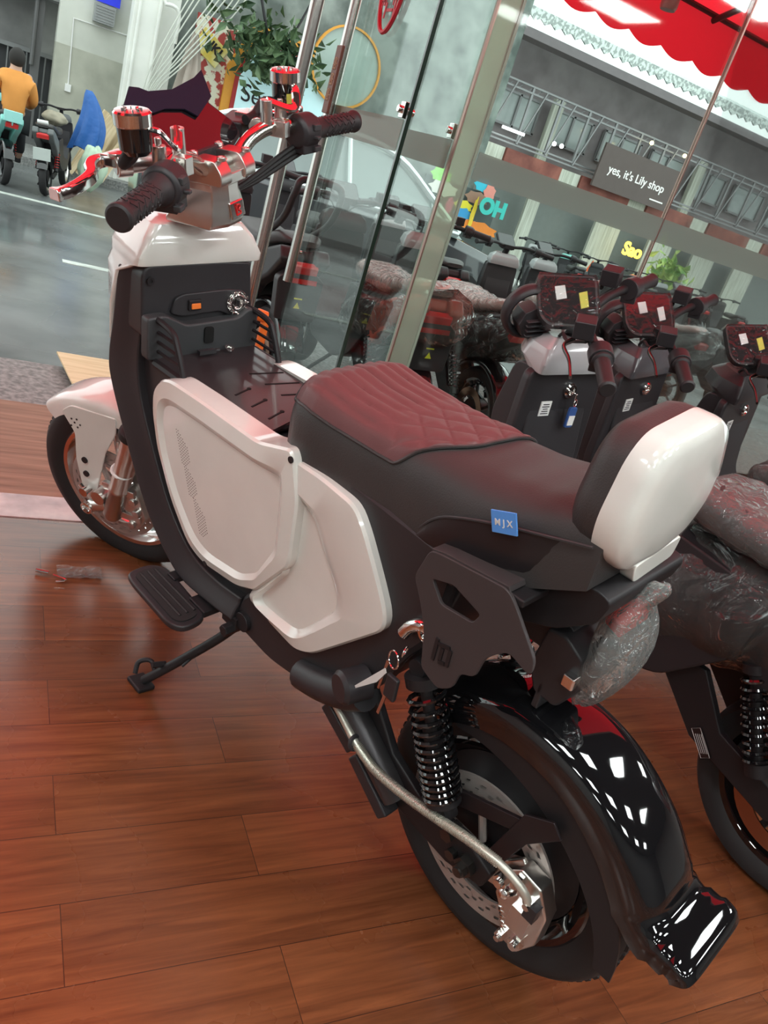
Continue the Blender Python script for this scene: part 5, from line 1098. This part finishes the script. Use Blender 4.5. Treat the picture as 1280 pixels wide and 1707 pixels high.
# stacked timber
TIMB = ramp_mat('raw_timber', (.45, .33, .18), (.68, .55, .36), 3, 5, .7, stretch=(8, 8, 1))
tp0 = None
for k in range(9):
    x = 1.66 + (k % 5) * .10; y = 12.2 + (k // 5) * .14; ang_ = .50 - .05 * (k % 3)
    b = nb(); box(b, (0, 0, .45), (.085, .035, .95)); o = ob('timber_plank', b, TIMB, flat=True); o.location = (x - .80 + .02 * (k % 2), y, RZ + .12); o.rotation_euler = (-.12, ang_, 0); tag(o, 'raw timber plank leaning in the stack against the white column', 'plank', 'leaning timber planks')

# scooters and rider at the far kerb (upper left)
TURQ = mat('turquoise_paint', (.24, .62, .56), .3, coat=.5); DGRY = mat('weathered_grey_plastic', (.15, .16, .16), .5)
ms = moped('turquoise scooter at the upper left edge ridden by a person in an orange jacket', .06, 10.35, 1.75, .0, z0=RZ, body=TURQ, trim=TURQ, name='scooter', screen=False, detail=False, cat='scooter', scale=.92)
b = nb(); box(b, (-.22, 0, .80), (.05, .20, .12)); tube(b, [(-.2, 0, .7), (-.24, 0, .8)], .012, 6, smooth=False); ob('plate', b, mat('turquoise_plate', (.35, .72, .68), .4), ms, bev=.01)
b = nb(); tube(b, [(.92, -.24, 1.0), (.92, -.34, 1.16)], .006, 6, smooth=False); lathe(b, [(0, 0), (.05, 0), (.055, .01), (.04, .03), (0, .035)], (.92, -.35, 1.20), (1, .1, 0), 16); ob('mirror', b, mat('pink_grey_mirror', (.5, .35, .33), .3), ms)
mg = moped('weathered grey scooter with red springs parked in front of the barred gate', .50, 10.3, 1.35, .1, z0=RZ, body=DGRY, trim=DGRY, name='scooter', screen=False, detail=False, cat='scooter', scale=.9)
b = nb(); box(b, (-.24, 0, .50), (.02, .2, .14)); ob('plate', b, mat('pale_plate', (.5, .55, .52), .4), mg, bev=.004)
b = nb(); lathe(b, [(0, -.06), (.022, -.06), (.022, .06), (0, .06)], (-.2, 0, .86), (0, 1, 0), 12); ob('white_lamp', b, WHT, mg)
def lump(c, r, seed, m, name, label, cat, tall=1, n=18):
    b = nb(); bmesh.ops.create_uvsphere(b, u_segments=28, v_segments=n, radius=1)
    for v in b.verts:
        k = 1 + .22 * noise.noise(v.co * 1.8 + Vector((seed, 0, 0))) + .05 * math.sin(v.co.z * 4 + math.atan2(v.co.y, v.co.x) * 7 + seed)
        v.co = Vector((v.co.x * r[0] * k, v.co.y * r[1] * k, v.co.z * r[2] * k))
    o = ob(name, b, m, ang=70); o.location = c; return tag(o, label, cat)
b = nb(); rr = []
for k in range(16):
    t = k / 15; rad = .035 + .17 * t ** .7 * (1 - .22 * max(0, t - .6) / .4); rr.append([(.85 + .02 * t + .06 * math.sin(t * 3) + rad * math.cos(a) * (1 + .16 * t * math.cos(a * 7 + t * 3)), 10.72 + rad * .8 * math.sin(a) * (1 + .16 * t * math.cos(a * 7 + t * 3)), .90 - .64 * t + .03 * t * math.cos(a * 3)) for a in [2 * PI * q / 56 for q in range(56)]])
loft(b, rr); tag(ob('raincoat', b, mat('blue_raincoat', (.03, .13, .42), .5, bump=.5, bscale=9, bdist=.03), ang=70), 'blue raincoat draped over the handlebars of the weathered grey scooter', 'raincoat')
lump((.98, 10.55, .10), (.15, .14, .24), 8, mat('pale_green_sack', (.52, .66, .50), .7), 'sack', 'pale green sack standing beside the grey scooter', 'sack')
lump((.52, 10.5, .52), (.13, .12, .07), 5, mat('beige_canvas', (.32, .29, .22), .8), 'canvas_bag', 'small beige canvas bag lying on the seat of the grey scooter', 'bag')
# the rider, seen from behind
def person(label, x, y, z, yaw):
    T = thing('person', label, 'person', (x, y, z), yaw)
    V = [(0, 0, .80), (-.01, 0, .95), (.0, 0, 1.12), (.02, 0, 1.27), (.04, 0, 1.36), (.055, 0, 1.45), (.05, 0, 1.53),
         (.01, .17, 1.26), (.10, .24, 1.05), (.30, .22, .98), (.36, .20, .98), (.01, -.17, 1.26), (.10, -.24, 1.05), (.30, -.22, .98), (.36, -.20, .98),
         (.05, .10, .80), (.36, .15, .78), (.30, .17, .36), (.42, .17, .32), (.05, -.10, .80), (.36, -.15, .78), (.30, -.17, .36), (.42, -.17, .32)]
    E_ = [(0, 1), (1, 2), (2, 3), (3, 4), (4, 5), (5, 6), (3, 7), (7, 8), (8, 9), (9, 10), (3, 11), (11, 12), (12, 13), (13, 14), (0, 15), (15, 16), (16, 17), (17, 18), (0, 19), (19, 20), (20, 21), (21, 22)]
    Rr = [.13, .12, .14, .12, .055, .085, .08, .06, .048, .038, .03, .06, .048, .038, .03, .09, .07, .05, .04, .09, .07, .05, .04]
    def sk(name, ids, grow, m, root):
        idx = {i: k for k, i in enumerate(ids)}; me = bpy.data.meshes.new(name); me.from_pydata([V[i] for i in ids], [(idx[a], idx[c]) for a, c in E_ if a in idx and c in idx], [])
        o = bpy.data.objects.new(name, me); col.objects.link(o); o.parent = T; mo = o.modifiers.new('skin', 'SKIN'); mo.use_smooth_shade = True
        for i in ids: me.skin_vertices[0].data[idx[i]].radius = (Rr[i] + grow, Rr[i] + grow)
        me.skin_vertices[0].data[idx[root]].use_root = True; s_ = o.modifiers.new('sub', 'SUBSURF'); s_.levels = 2; s_.render_levels = 2; me.materials.append(m); return o
    sk('body', list(range(23)), 0, mat('skin_tone', (.55, .34, .25), .6), 0)
    sk('orange_jacket', [0, 1, 2, 3, 4, 7, 8, 9, 11, 12, 13], .025, mat('orange_jacket_cloth', (.72, .30, .07), .8), 0)
    sk('dark_trousers', [0, 15, 16, 17, 19, 20, 21], .022, mat('charcoal_trousers', (.035, .037, .04), .85), 0)
    b = nb(); bmesh.ops.create_uvsphere(b, u_segments=20, v_segments=14, radius=.105); b.transform(Matrix.Translation((.04, 0, 1.50)) @ Matrix.Diagonal((1.02, .92, 1.1, 1)))
    ob('short_dark_hair', b, mat('dark_hair', (.025, .022, .02), .8), T)
    for s in (1, -1):
        b = nb(); box(b, (.44, s * .17, .29), (.22, .08, .07)); ob('shoe', b, GREYP, T, bev=.02)
        for q in range(5): b = nb(); tube(b, [(.37, s * (.175 + q * .012), .98 + .01), (.41, s * (.175 + q * .012), 1.0), (.425, s * (.175 + q * .012), .98)], .008, 6, 3); ob('finger', b, mat('skin_tone', (.55, .34, .25), .6), T)
    T.scale = (.88,) * 3; return T
person('person in an orange jacket seen from behind, seated on the turquoise scooter', .09, 10.55, RZ - .02, 1.72)

# main building across the street
bg_ = thing('market_building', 'long two-storey market building with a white scalloped roof edge across the street', 'building', (0, 16, 0))
BRN = ramp_mat('brown_grey_upper_wall', (.26, .22, .23), (.38, .33, .34), 1.5, 6, .8)
WGL = mat('grey_window_glass', (.46, .50, .50), .2, coat=.4)
b = nb(); box(b, (18, 1.2, 3.2), (28, .3, 2.6)); ob('upper_wall', b, BRN, bg_, flat=True)
b = nb(); box(b, (18, 1.0, .8), (28, .3, 2.4)); ob('lower_wall', b, mat('grey_shop_depth', (.24, .26, .25), .5), bg_, flat=True)
RO = ramp_mat('white_corrugated_roof', (.62, .70, .68), (.80, .86, .84), 1.5, 4, .5)
b = nb(); n = 420; T1 = []; T2 = []
for i in range(n + 1):
    x = 4.5 + 26 * i / n; h = .035 * math.sin(i * PI / 2.0)
    T1.append(b.verts.new((x, -.5, 4.56 + h))); T2.append(b.verts.new((x, 2.2, 5.25 + h)))
for i in range(n): b.faces.new((T1[i], T1[i + 1], T2[i + 1], T2[i]))
ob('corrugated_roof', b, RO, bg_)
b = nb(); pts = [(4.5, 4.58)]
n = 200
lo_ = []
for i in range(n + 1): x = 4.5 + 26 * i / n; lo_.append((x, 4.40 + (.07 if i % 2 else 0)))
prism(b, [(30.5, 4.62), (4.5, 4.62)] + lo_, -.56, -.52); ob('scalloped_fascia', b, ramp_mat('white_lace_fascia', (.40, .43, .42), (.80, .85, .82), 14, 2, .6, lo=.45, hi=.55), bg_, flat=True)
b = nb(); box(b, (17.5, -.3, 4.2), (26, .5, .16)); ob('dark_eave_soffit', b, mat('dark_soffit', (.22, .19, .20), .8), bg_, flat=True)
IRON = mat('grey_iron', (.30, .29, .30), .5, .4)
b = nb()
for z in (3.42, 3.30, 2.28, 2.36): box(b, (17.5, -.10, z), (26, .06, .035))
k = 0
for i in range(34): x = 5 + i * .78; box(b, (x, -.10, 2.86), (.05, .05, 1.1)); tube(b, [(x, -.14, 2.3), (x + .34, -.14, 3.4)], .022, 5, smooth=False); 
for i in range(110): x = 5 + i * .24; tube(b, [(x, -.1, 3.30), (x + .12, -.1, 3.42)], .012, 4, smooth=False)
ob('iron_railing', b, IRON, bg_, flat=True)
CUR = ramp_mat('cream_curtain', (.52, .52, .44), (.74, .74, .66), 5, 4, .8, stretch=(6, 6, .3))
for i in range(15):
    x = 5.4 + i * 1.55; b = nb(); box(b, (x, .98, 3.0), (1.15, .06, .62)); wn = ob('window', b, WGL, bg_, flat=True)
    b = nb()
    for q in (-.57, 0, .57): box(b, (x + q, .93, 3.0), (.05, .06, .68))
    for q in (-.33, .33): box(b, (x, .93, 3.0 + q), (1.2, .06, .05))
    ob('window_frame', b, IRON, wn, flat=True)
    if i % 3 == 0: b = nb(); box(b, (x + .8, .6, 2.85), (.26, .12, 1.25)); ob('pale_pier', b, CUR, bg_, flat=True)
RB = ramp_mat('brick_red_signs', (.20, .055, .045), (.36, .12, .09), 3, 5, .7)
b = nb(); x = 5
for i in range(12): box(b, (6 + i * 2.1, -.2, 2.03), (1.5, .08, .30))
ob('red_signboards', b, RB, bg_, flat=True)
b = nb()
for i in range(12): box(b, (7.05 + i * 2.1, -.15, 2.02), (.55, .08, .30))
ob('cream_signboards', b, CUR, bg_, flat=True)
b = nb()
for i, x in enumerate((7.9, 9.0, 10.9, 13.2, 15.0, 16.6, 18.2)):
    w_ = .34 if i < 3 else .8; rr = []
    for j in range(13): rr.append((x - w_ / 2 + w_ * j / 12, .30 + .05 * math.sin(j * 2.2)))
    prism(b, rr + [(x + w_ * .35, .62), (x - w_ * .35, .62)], -.35, 1.35, 'xy') if False else box(b, (x, .35, .55), (w_, .08, 1.75))
ob('curtains', b, CUR, bg_, flat=True)
# sign board "yes, it's Lily shop"
SG = mat('brown_sign_board', (.13, .095, .090), .6)
sg = thing('lily_shop_sign', 'brown sign board reading yes, it\'s Lily shop on the upper storey', 'sign', (12.85, 15.55, 2.50))
b = nb(); box(b, (0, 0, 0), (2.35, .06, .90)); ob('board', b, SG, sg)
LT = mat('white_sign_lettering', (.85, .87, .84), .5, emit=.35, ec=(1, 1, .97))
text('lettering', "yes, it's Lily shop", .255, LT, sg, Matrix.Translation((-.02, -.035, -.02)) @ Matrix.Rotation(PI / 2, 4, 'X'), .004, .002)
b = nb(); box(b, (.75, -.035, -.30), (.42, .008, .028)); ob('underline', b, LT, sg)
# glowing yellow script
nz = thing('yellow_neon_sign', 'small glowing yellow neon script behind the shop window joint', 'neon sign', (13.6, 15.6, 1.02))
NE = mat('yellow_neon_tube', (1, .65, .08), .4, emit=3.5, ec=(1, .62, .06)); b = nb()
text('neon_lettering', 'Sao', .42, NE, nz, Matrix.Rotation(PI / 2, 4, 'X') @ Matrix.Shear('XY', 4, (.3, 0)), .01, .012)
# string of bulbs and shop lights
BUL = mat('warm_bulb', (1, .75, .35), .4, emit=9, ec=(1, .72, .25)); CBL = mat('cold_bulb', (1, 1, 1), .4, emit=8, ec=(.95, 1, 1))
for i, (x, z, m_) in enumerate(((7.65, 2.66, BUL), (8.05, 2.62, BUL), (8.25, 2.52, BUL), (8.62, 2.52, BUL), (8.0, 2.30, BUL), (12.9, 3.28, BUL), (13.95, 3.30, BUL), (10.42, 2.55, CBL), (10.62, 2.56, CBL))):
    b = nb(); bmesh.ops.create_uvsphere(b, u_segments=12, v_segments=8, radius=.045); o = ob('light_bulb', b, m_); o.location = (x, 15.6, z); tag(o, 'small bare glowing bulb on the market building front', 'light bulb', 'bulbs on the market building')
b = nb(); box(b, (0, 0, 0), (.55, .05, .05)); o = ob('tube_light', b, CBL); o.location = (9.35, 15.6, 2.50); tag(o, 'glowing white tube light on the market building front, right of the glass fin', 'tube light')
# colourful mural boards low on the building
mu = thing('pop_art_boards', 'brightly coloured cut-out boards with turquoise and orange shapes below the frosted band', 'boards', (0, 12.6, 0))
cols = [((.35, .80, .15), 6.50, 1.25, .17, .10), ((.90, .85, .80), 6.60, 1.06, .24, .10), ((.05, .55, .75), 7.32, 1.30, .16, .09), ((.85, .30, .25), 7.46, 1.22, .10, .12), ((.36, .20, .14), 7.24, 1.08, .20, .09), ((.90, .75, .05), 7.02, .90, .16, .08), ((.05, .35, .70), 7.05, .76, .16, .10), ((.95, .28, .04), 7.42, .62, .34, .10), ((.90, .62, .05), 7.22, .80, .035, .26), ((.85, .10, .25), 6.72, .84, .06, .12)]
for i, (c, x, z, w_, h_) in enumerate(cols):
    b = nb(); n = 14; prism(b, [(x + w_ * math.cos(2 * PI * j / n) * (1 + .25 * (j % 2)), z + h_ * math.sin(2 * PI * j / n) * (1 + .25 * (j % 2))) for j in range(n)], -.02 * i, -.02 * i + .015); ob('cut_out_board', b, mat('poster_colour_%d' % i, c, .5), mu, flat=True)
tq = mat('turquoise_lettering', (.06, .58, .52), .5)
text('mural_lettering', 'OH', .34, tq, mu, Matrix.Translation((7.50, -.26, 1.0)) @ Matrix.Rotation(PI / 2, 4, 'X'), .01, .02)
b = nb(); box(b, (7.0, .06, .45), (1.5, .03, 1.5)); box(b, (6.4, .1, .0), (.06, .06, .6)); box(b, (7.6, .1, .0), (.06, .06, .6)); ob('backing_board', b, mat('dark_backing_board', (.10, .12, .12), .6), mu, flat=True)
fl = nb(); prism(fl, [(0, 0), (.22, .02), (.12, .28)], 0, .02); o = ob('orange_pennant', fl, mat('orange_pennant_cloth', (.90, .15, .04), .6)); o.location = (12.4, 15.5, .28); tag(o, 'small orange pennant in front of the market building', 'pennant')
leaves('potted_palm', 'bright green potted plant standing by the pale curtains at the right', 'plant', (14.6, 15.2, .75), (.22, .15, .22), 160, .15, ramp_mat('bright_leaf_green', (.25, .50, .15), (.65, .75, .25), 5, 4, .5))
# cars
def car(label, x, y, yaw, paint, glassm, s=1):
    T = thing('car', label, 'car', (x, y, RZ), yaw, scale=s)
    def sect(P, w, z0=None): return P
    st_ = [(-2.35, .42, .86, .66), (-2.25, .30, .95, .80), (-1.7, .22, 1.0, .88), (-.8, .20, .98, .90), (.3, .20, .96, .90), (1.1, .20, .93, .88), (1.8, .24, .84, .84), (2.2, .32, .70, .76), (2.35, .42, .58, .62)]
    b = nb(); rr = []
    for X_, zb, zt, w_ in st_:
        rr.append([Vector((X_, w_ * c_, z_)) for c_, z_ in ((-.86, zb), (-1, zb + .12), (-1, (zb + zt) / 2), (-.96, zt - .08), (-.86, zt), (0, zt + .03), (.86, zt), (.96, zt - .08), (1, (zb + zt) / 2), (1, zb + .12), (.86, zb), (0, zb))])
    loft(b, rr); body_ = ob('car_body', b, paint, T, ang=35, bev=.02)
    b = nb(); rr = []
    for X_, zt, w_ in ((-1.95, 1.0, .60), (-1.35, 1.32, .60), (-.5, 1.46, .62), (.25, 1.42, .62), (.85, 1.16, .64), (1.25, .96, .68)): rr.append([Vector((X_, -w_ - .16, .92)), Vector((X_, -w_ - .02, (zt + .95) / 2)), Vector((X_, -w_ + .04, zt - .02)), Vector((X_, 0, zt + .02)), Vector((X_, w_ - .04, zt - .02)), Vector((X_, w_ + .02, (zt + .95) / 2)), Vector((X_, w_ + .16, .92))])
    loft(b, rr); ob('greenhouse', b, glassm, T, ang=35)
    b = nb()
    for s_ in (1, -1):
        tube(b, [(-1.97, s_ * .64, 1.0), (-1.36, s_ * .60, 1.33), (-.5, s_ * .60, 1.465), (.25, s_ * .60, 1.425), (.86, s_ * .63, 1.165), (1.26, s_ * .72, .96)], .03, 8, 4); tube(b, [(-1.9, s_ * .79, .97), (-.5, s_ * .82, .98), (1.2, s_ * .80, .955)], .02, 8, 3); tube(b, [(-.35, s_ * .62, 1.45), (-.25, s_ * .80, .96)], .025, 6, smooth=False)
    ob('roof_rail_trim', b, mat('bright_car_trim', (.72, .76, .76), .25, .6), T)
    for X_ in (-1.42, 1.42):
        for s_ in (1, -1):
            b = nb(); lathe(b, [(.20, -.11), (.32, -.10), (.335, 0), (.32, .10), (.20, .11)], (X_, s_ * .80, .33), (0, 1, 0), 36); wh = ob('wheel', b, RUB, T)
            b = nb(); lathe(b, [(0, .10), (.06, .11), (.20, .08), (.21, .11), (.22, .08)], (X_, s_ * .80, .33), (0, s_, 0), 36)
            for q in range(5): a = 2 * PI * q / 5; box(b, (X_ + .12 * math.cos(a), s_ * .91, .33 + .12 * math.sin(a)), (.18, .02, .04), Matrix.Rotation(-a, 3, 'Y'))
            ob('alloy_rim', b, SIL, wh)
    b = nb()
    for s_ in (1, -1): box(b, (.85, s_ * .98, 1.0), (.14, .16, .12))
    ob('wing_mirror', b, paint, T, bev=.03)
    for s_ in (1, -1): b = nb(); box(b, (2.24, s_ * .55, .66), (.16, .26, .10)); ob('headlamp', b, WHT, T, bev=.03)
    return T
    return T
CG = mat('car_window_glass', (.20, .25, .24), .08, coat=1)
cA = car('dark grey saloon car with bright window trim parked behind the glass door', 3.15, 8.1, 0.0, mat('charcoal_car_paint', (.06, .062, .068), .2, coat=1), CG); cA.scale = (.85, .95, 1.1)
# parked mopeds seen small along the kerb to the right and through the door glass
spots = [(2.15, 5.4, 1.7, 'black moped parked on the forecourt seen through the door glass, nearest the door', None), (2.75, 4.85, 1.6, 'black moped parked on the forecourt seen through the window, behind the pale wrapped seat', SILP), (3.45, 4.3, 1.55, 'moped with reddish display parked outside behind the first ring-lamp moped', SILP), (4.3, 4.9, 1.6, 'silver and black moped parked outside below the yellow neon', SILP), (5.2, 4.9, 1.7, 'pale moped parked outside beyond the second ring-lamp moped', None), (6.2, 5.1, 1.65, 'dark moped parked outside near the right edge of the window', GRYP)]
for i, (x, y, yw, lab, tr) in enumerate(spots):
    moped(lab, x, y, yw, .05, z0=-.05 if x < 9 else RZ, trim=tr, name='parked_moped', screen=True, detail=False, wrap=i in (2, 4), seatm=WRP if i in (2, 4) else LEA, cat='moped', scale=.95 if y > 3.6 else 1)
for i in range(7):
    moped('small distant moped parked along the far side of the street', 8.6 + i * .85, 11.8 + .1 * (i % 3), 1.2, .08, z0=RZ, trim=(SILP, TURQ, None, REDB)[i % 4], name='parked_moped', screen=False, detail=False, cat='moped', group='distant mopeds along the far kerb')
ol = thing('orange_lock', 'orange wheel lock standing behind the luggage grille of the white moped', 'lock', (.775, 2.36, .0))
b = nb(); tube(b, [(0, 0, .0), (0, 0, .66)], .014, 12, smooth=False); tube(b, [(.0, 0, .66), (-.03, 0, .665)], .019, 14, smooth=False); ob('lock_bar', b, ORNG, ol); b = nb(); cyl(b, (-.03, 0, .665), (-.045, 0, .665), .012); ob('lock_end', b, BLK, ol)
sc_ = thing('clear_plastic_scrap', 'small clear plastic scrap with a shiny clip lying on the floor by the front tyre', 'plastic scrap', (.27, 1.86, .004))
b = nb(); vs = {}
for i in range(9):
    for j in range(6): vs[i, j] = b.verts.new((i * .014 - .05, j * .012 - .03, .006 + .006 * noise.noise(Vector((i * .7, j * .9, 2)))))
for i in range(8):
    for j in range(5): b.faces.new((vs[i, j], vs[i + 1, j], vs[i + 1, j + 1], vs[i, j + 1]))
ob('film', b, FILM, sc_, flat=True); b = nb(); tube(b, [(-.10, 0, .006), (-.07, -.01, .006)], .005, 8, smooth=False); tube(b, [(-.06, -.02, .006), (-.03, -.045, .008), (-.055, -.05, .006)], .003, 6, 3); ob('clip', b, CHR, sc_)
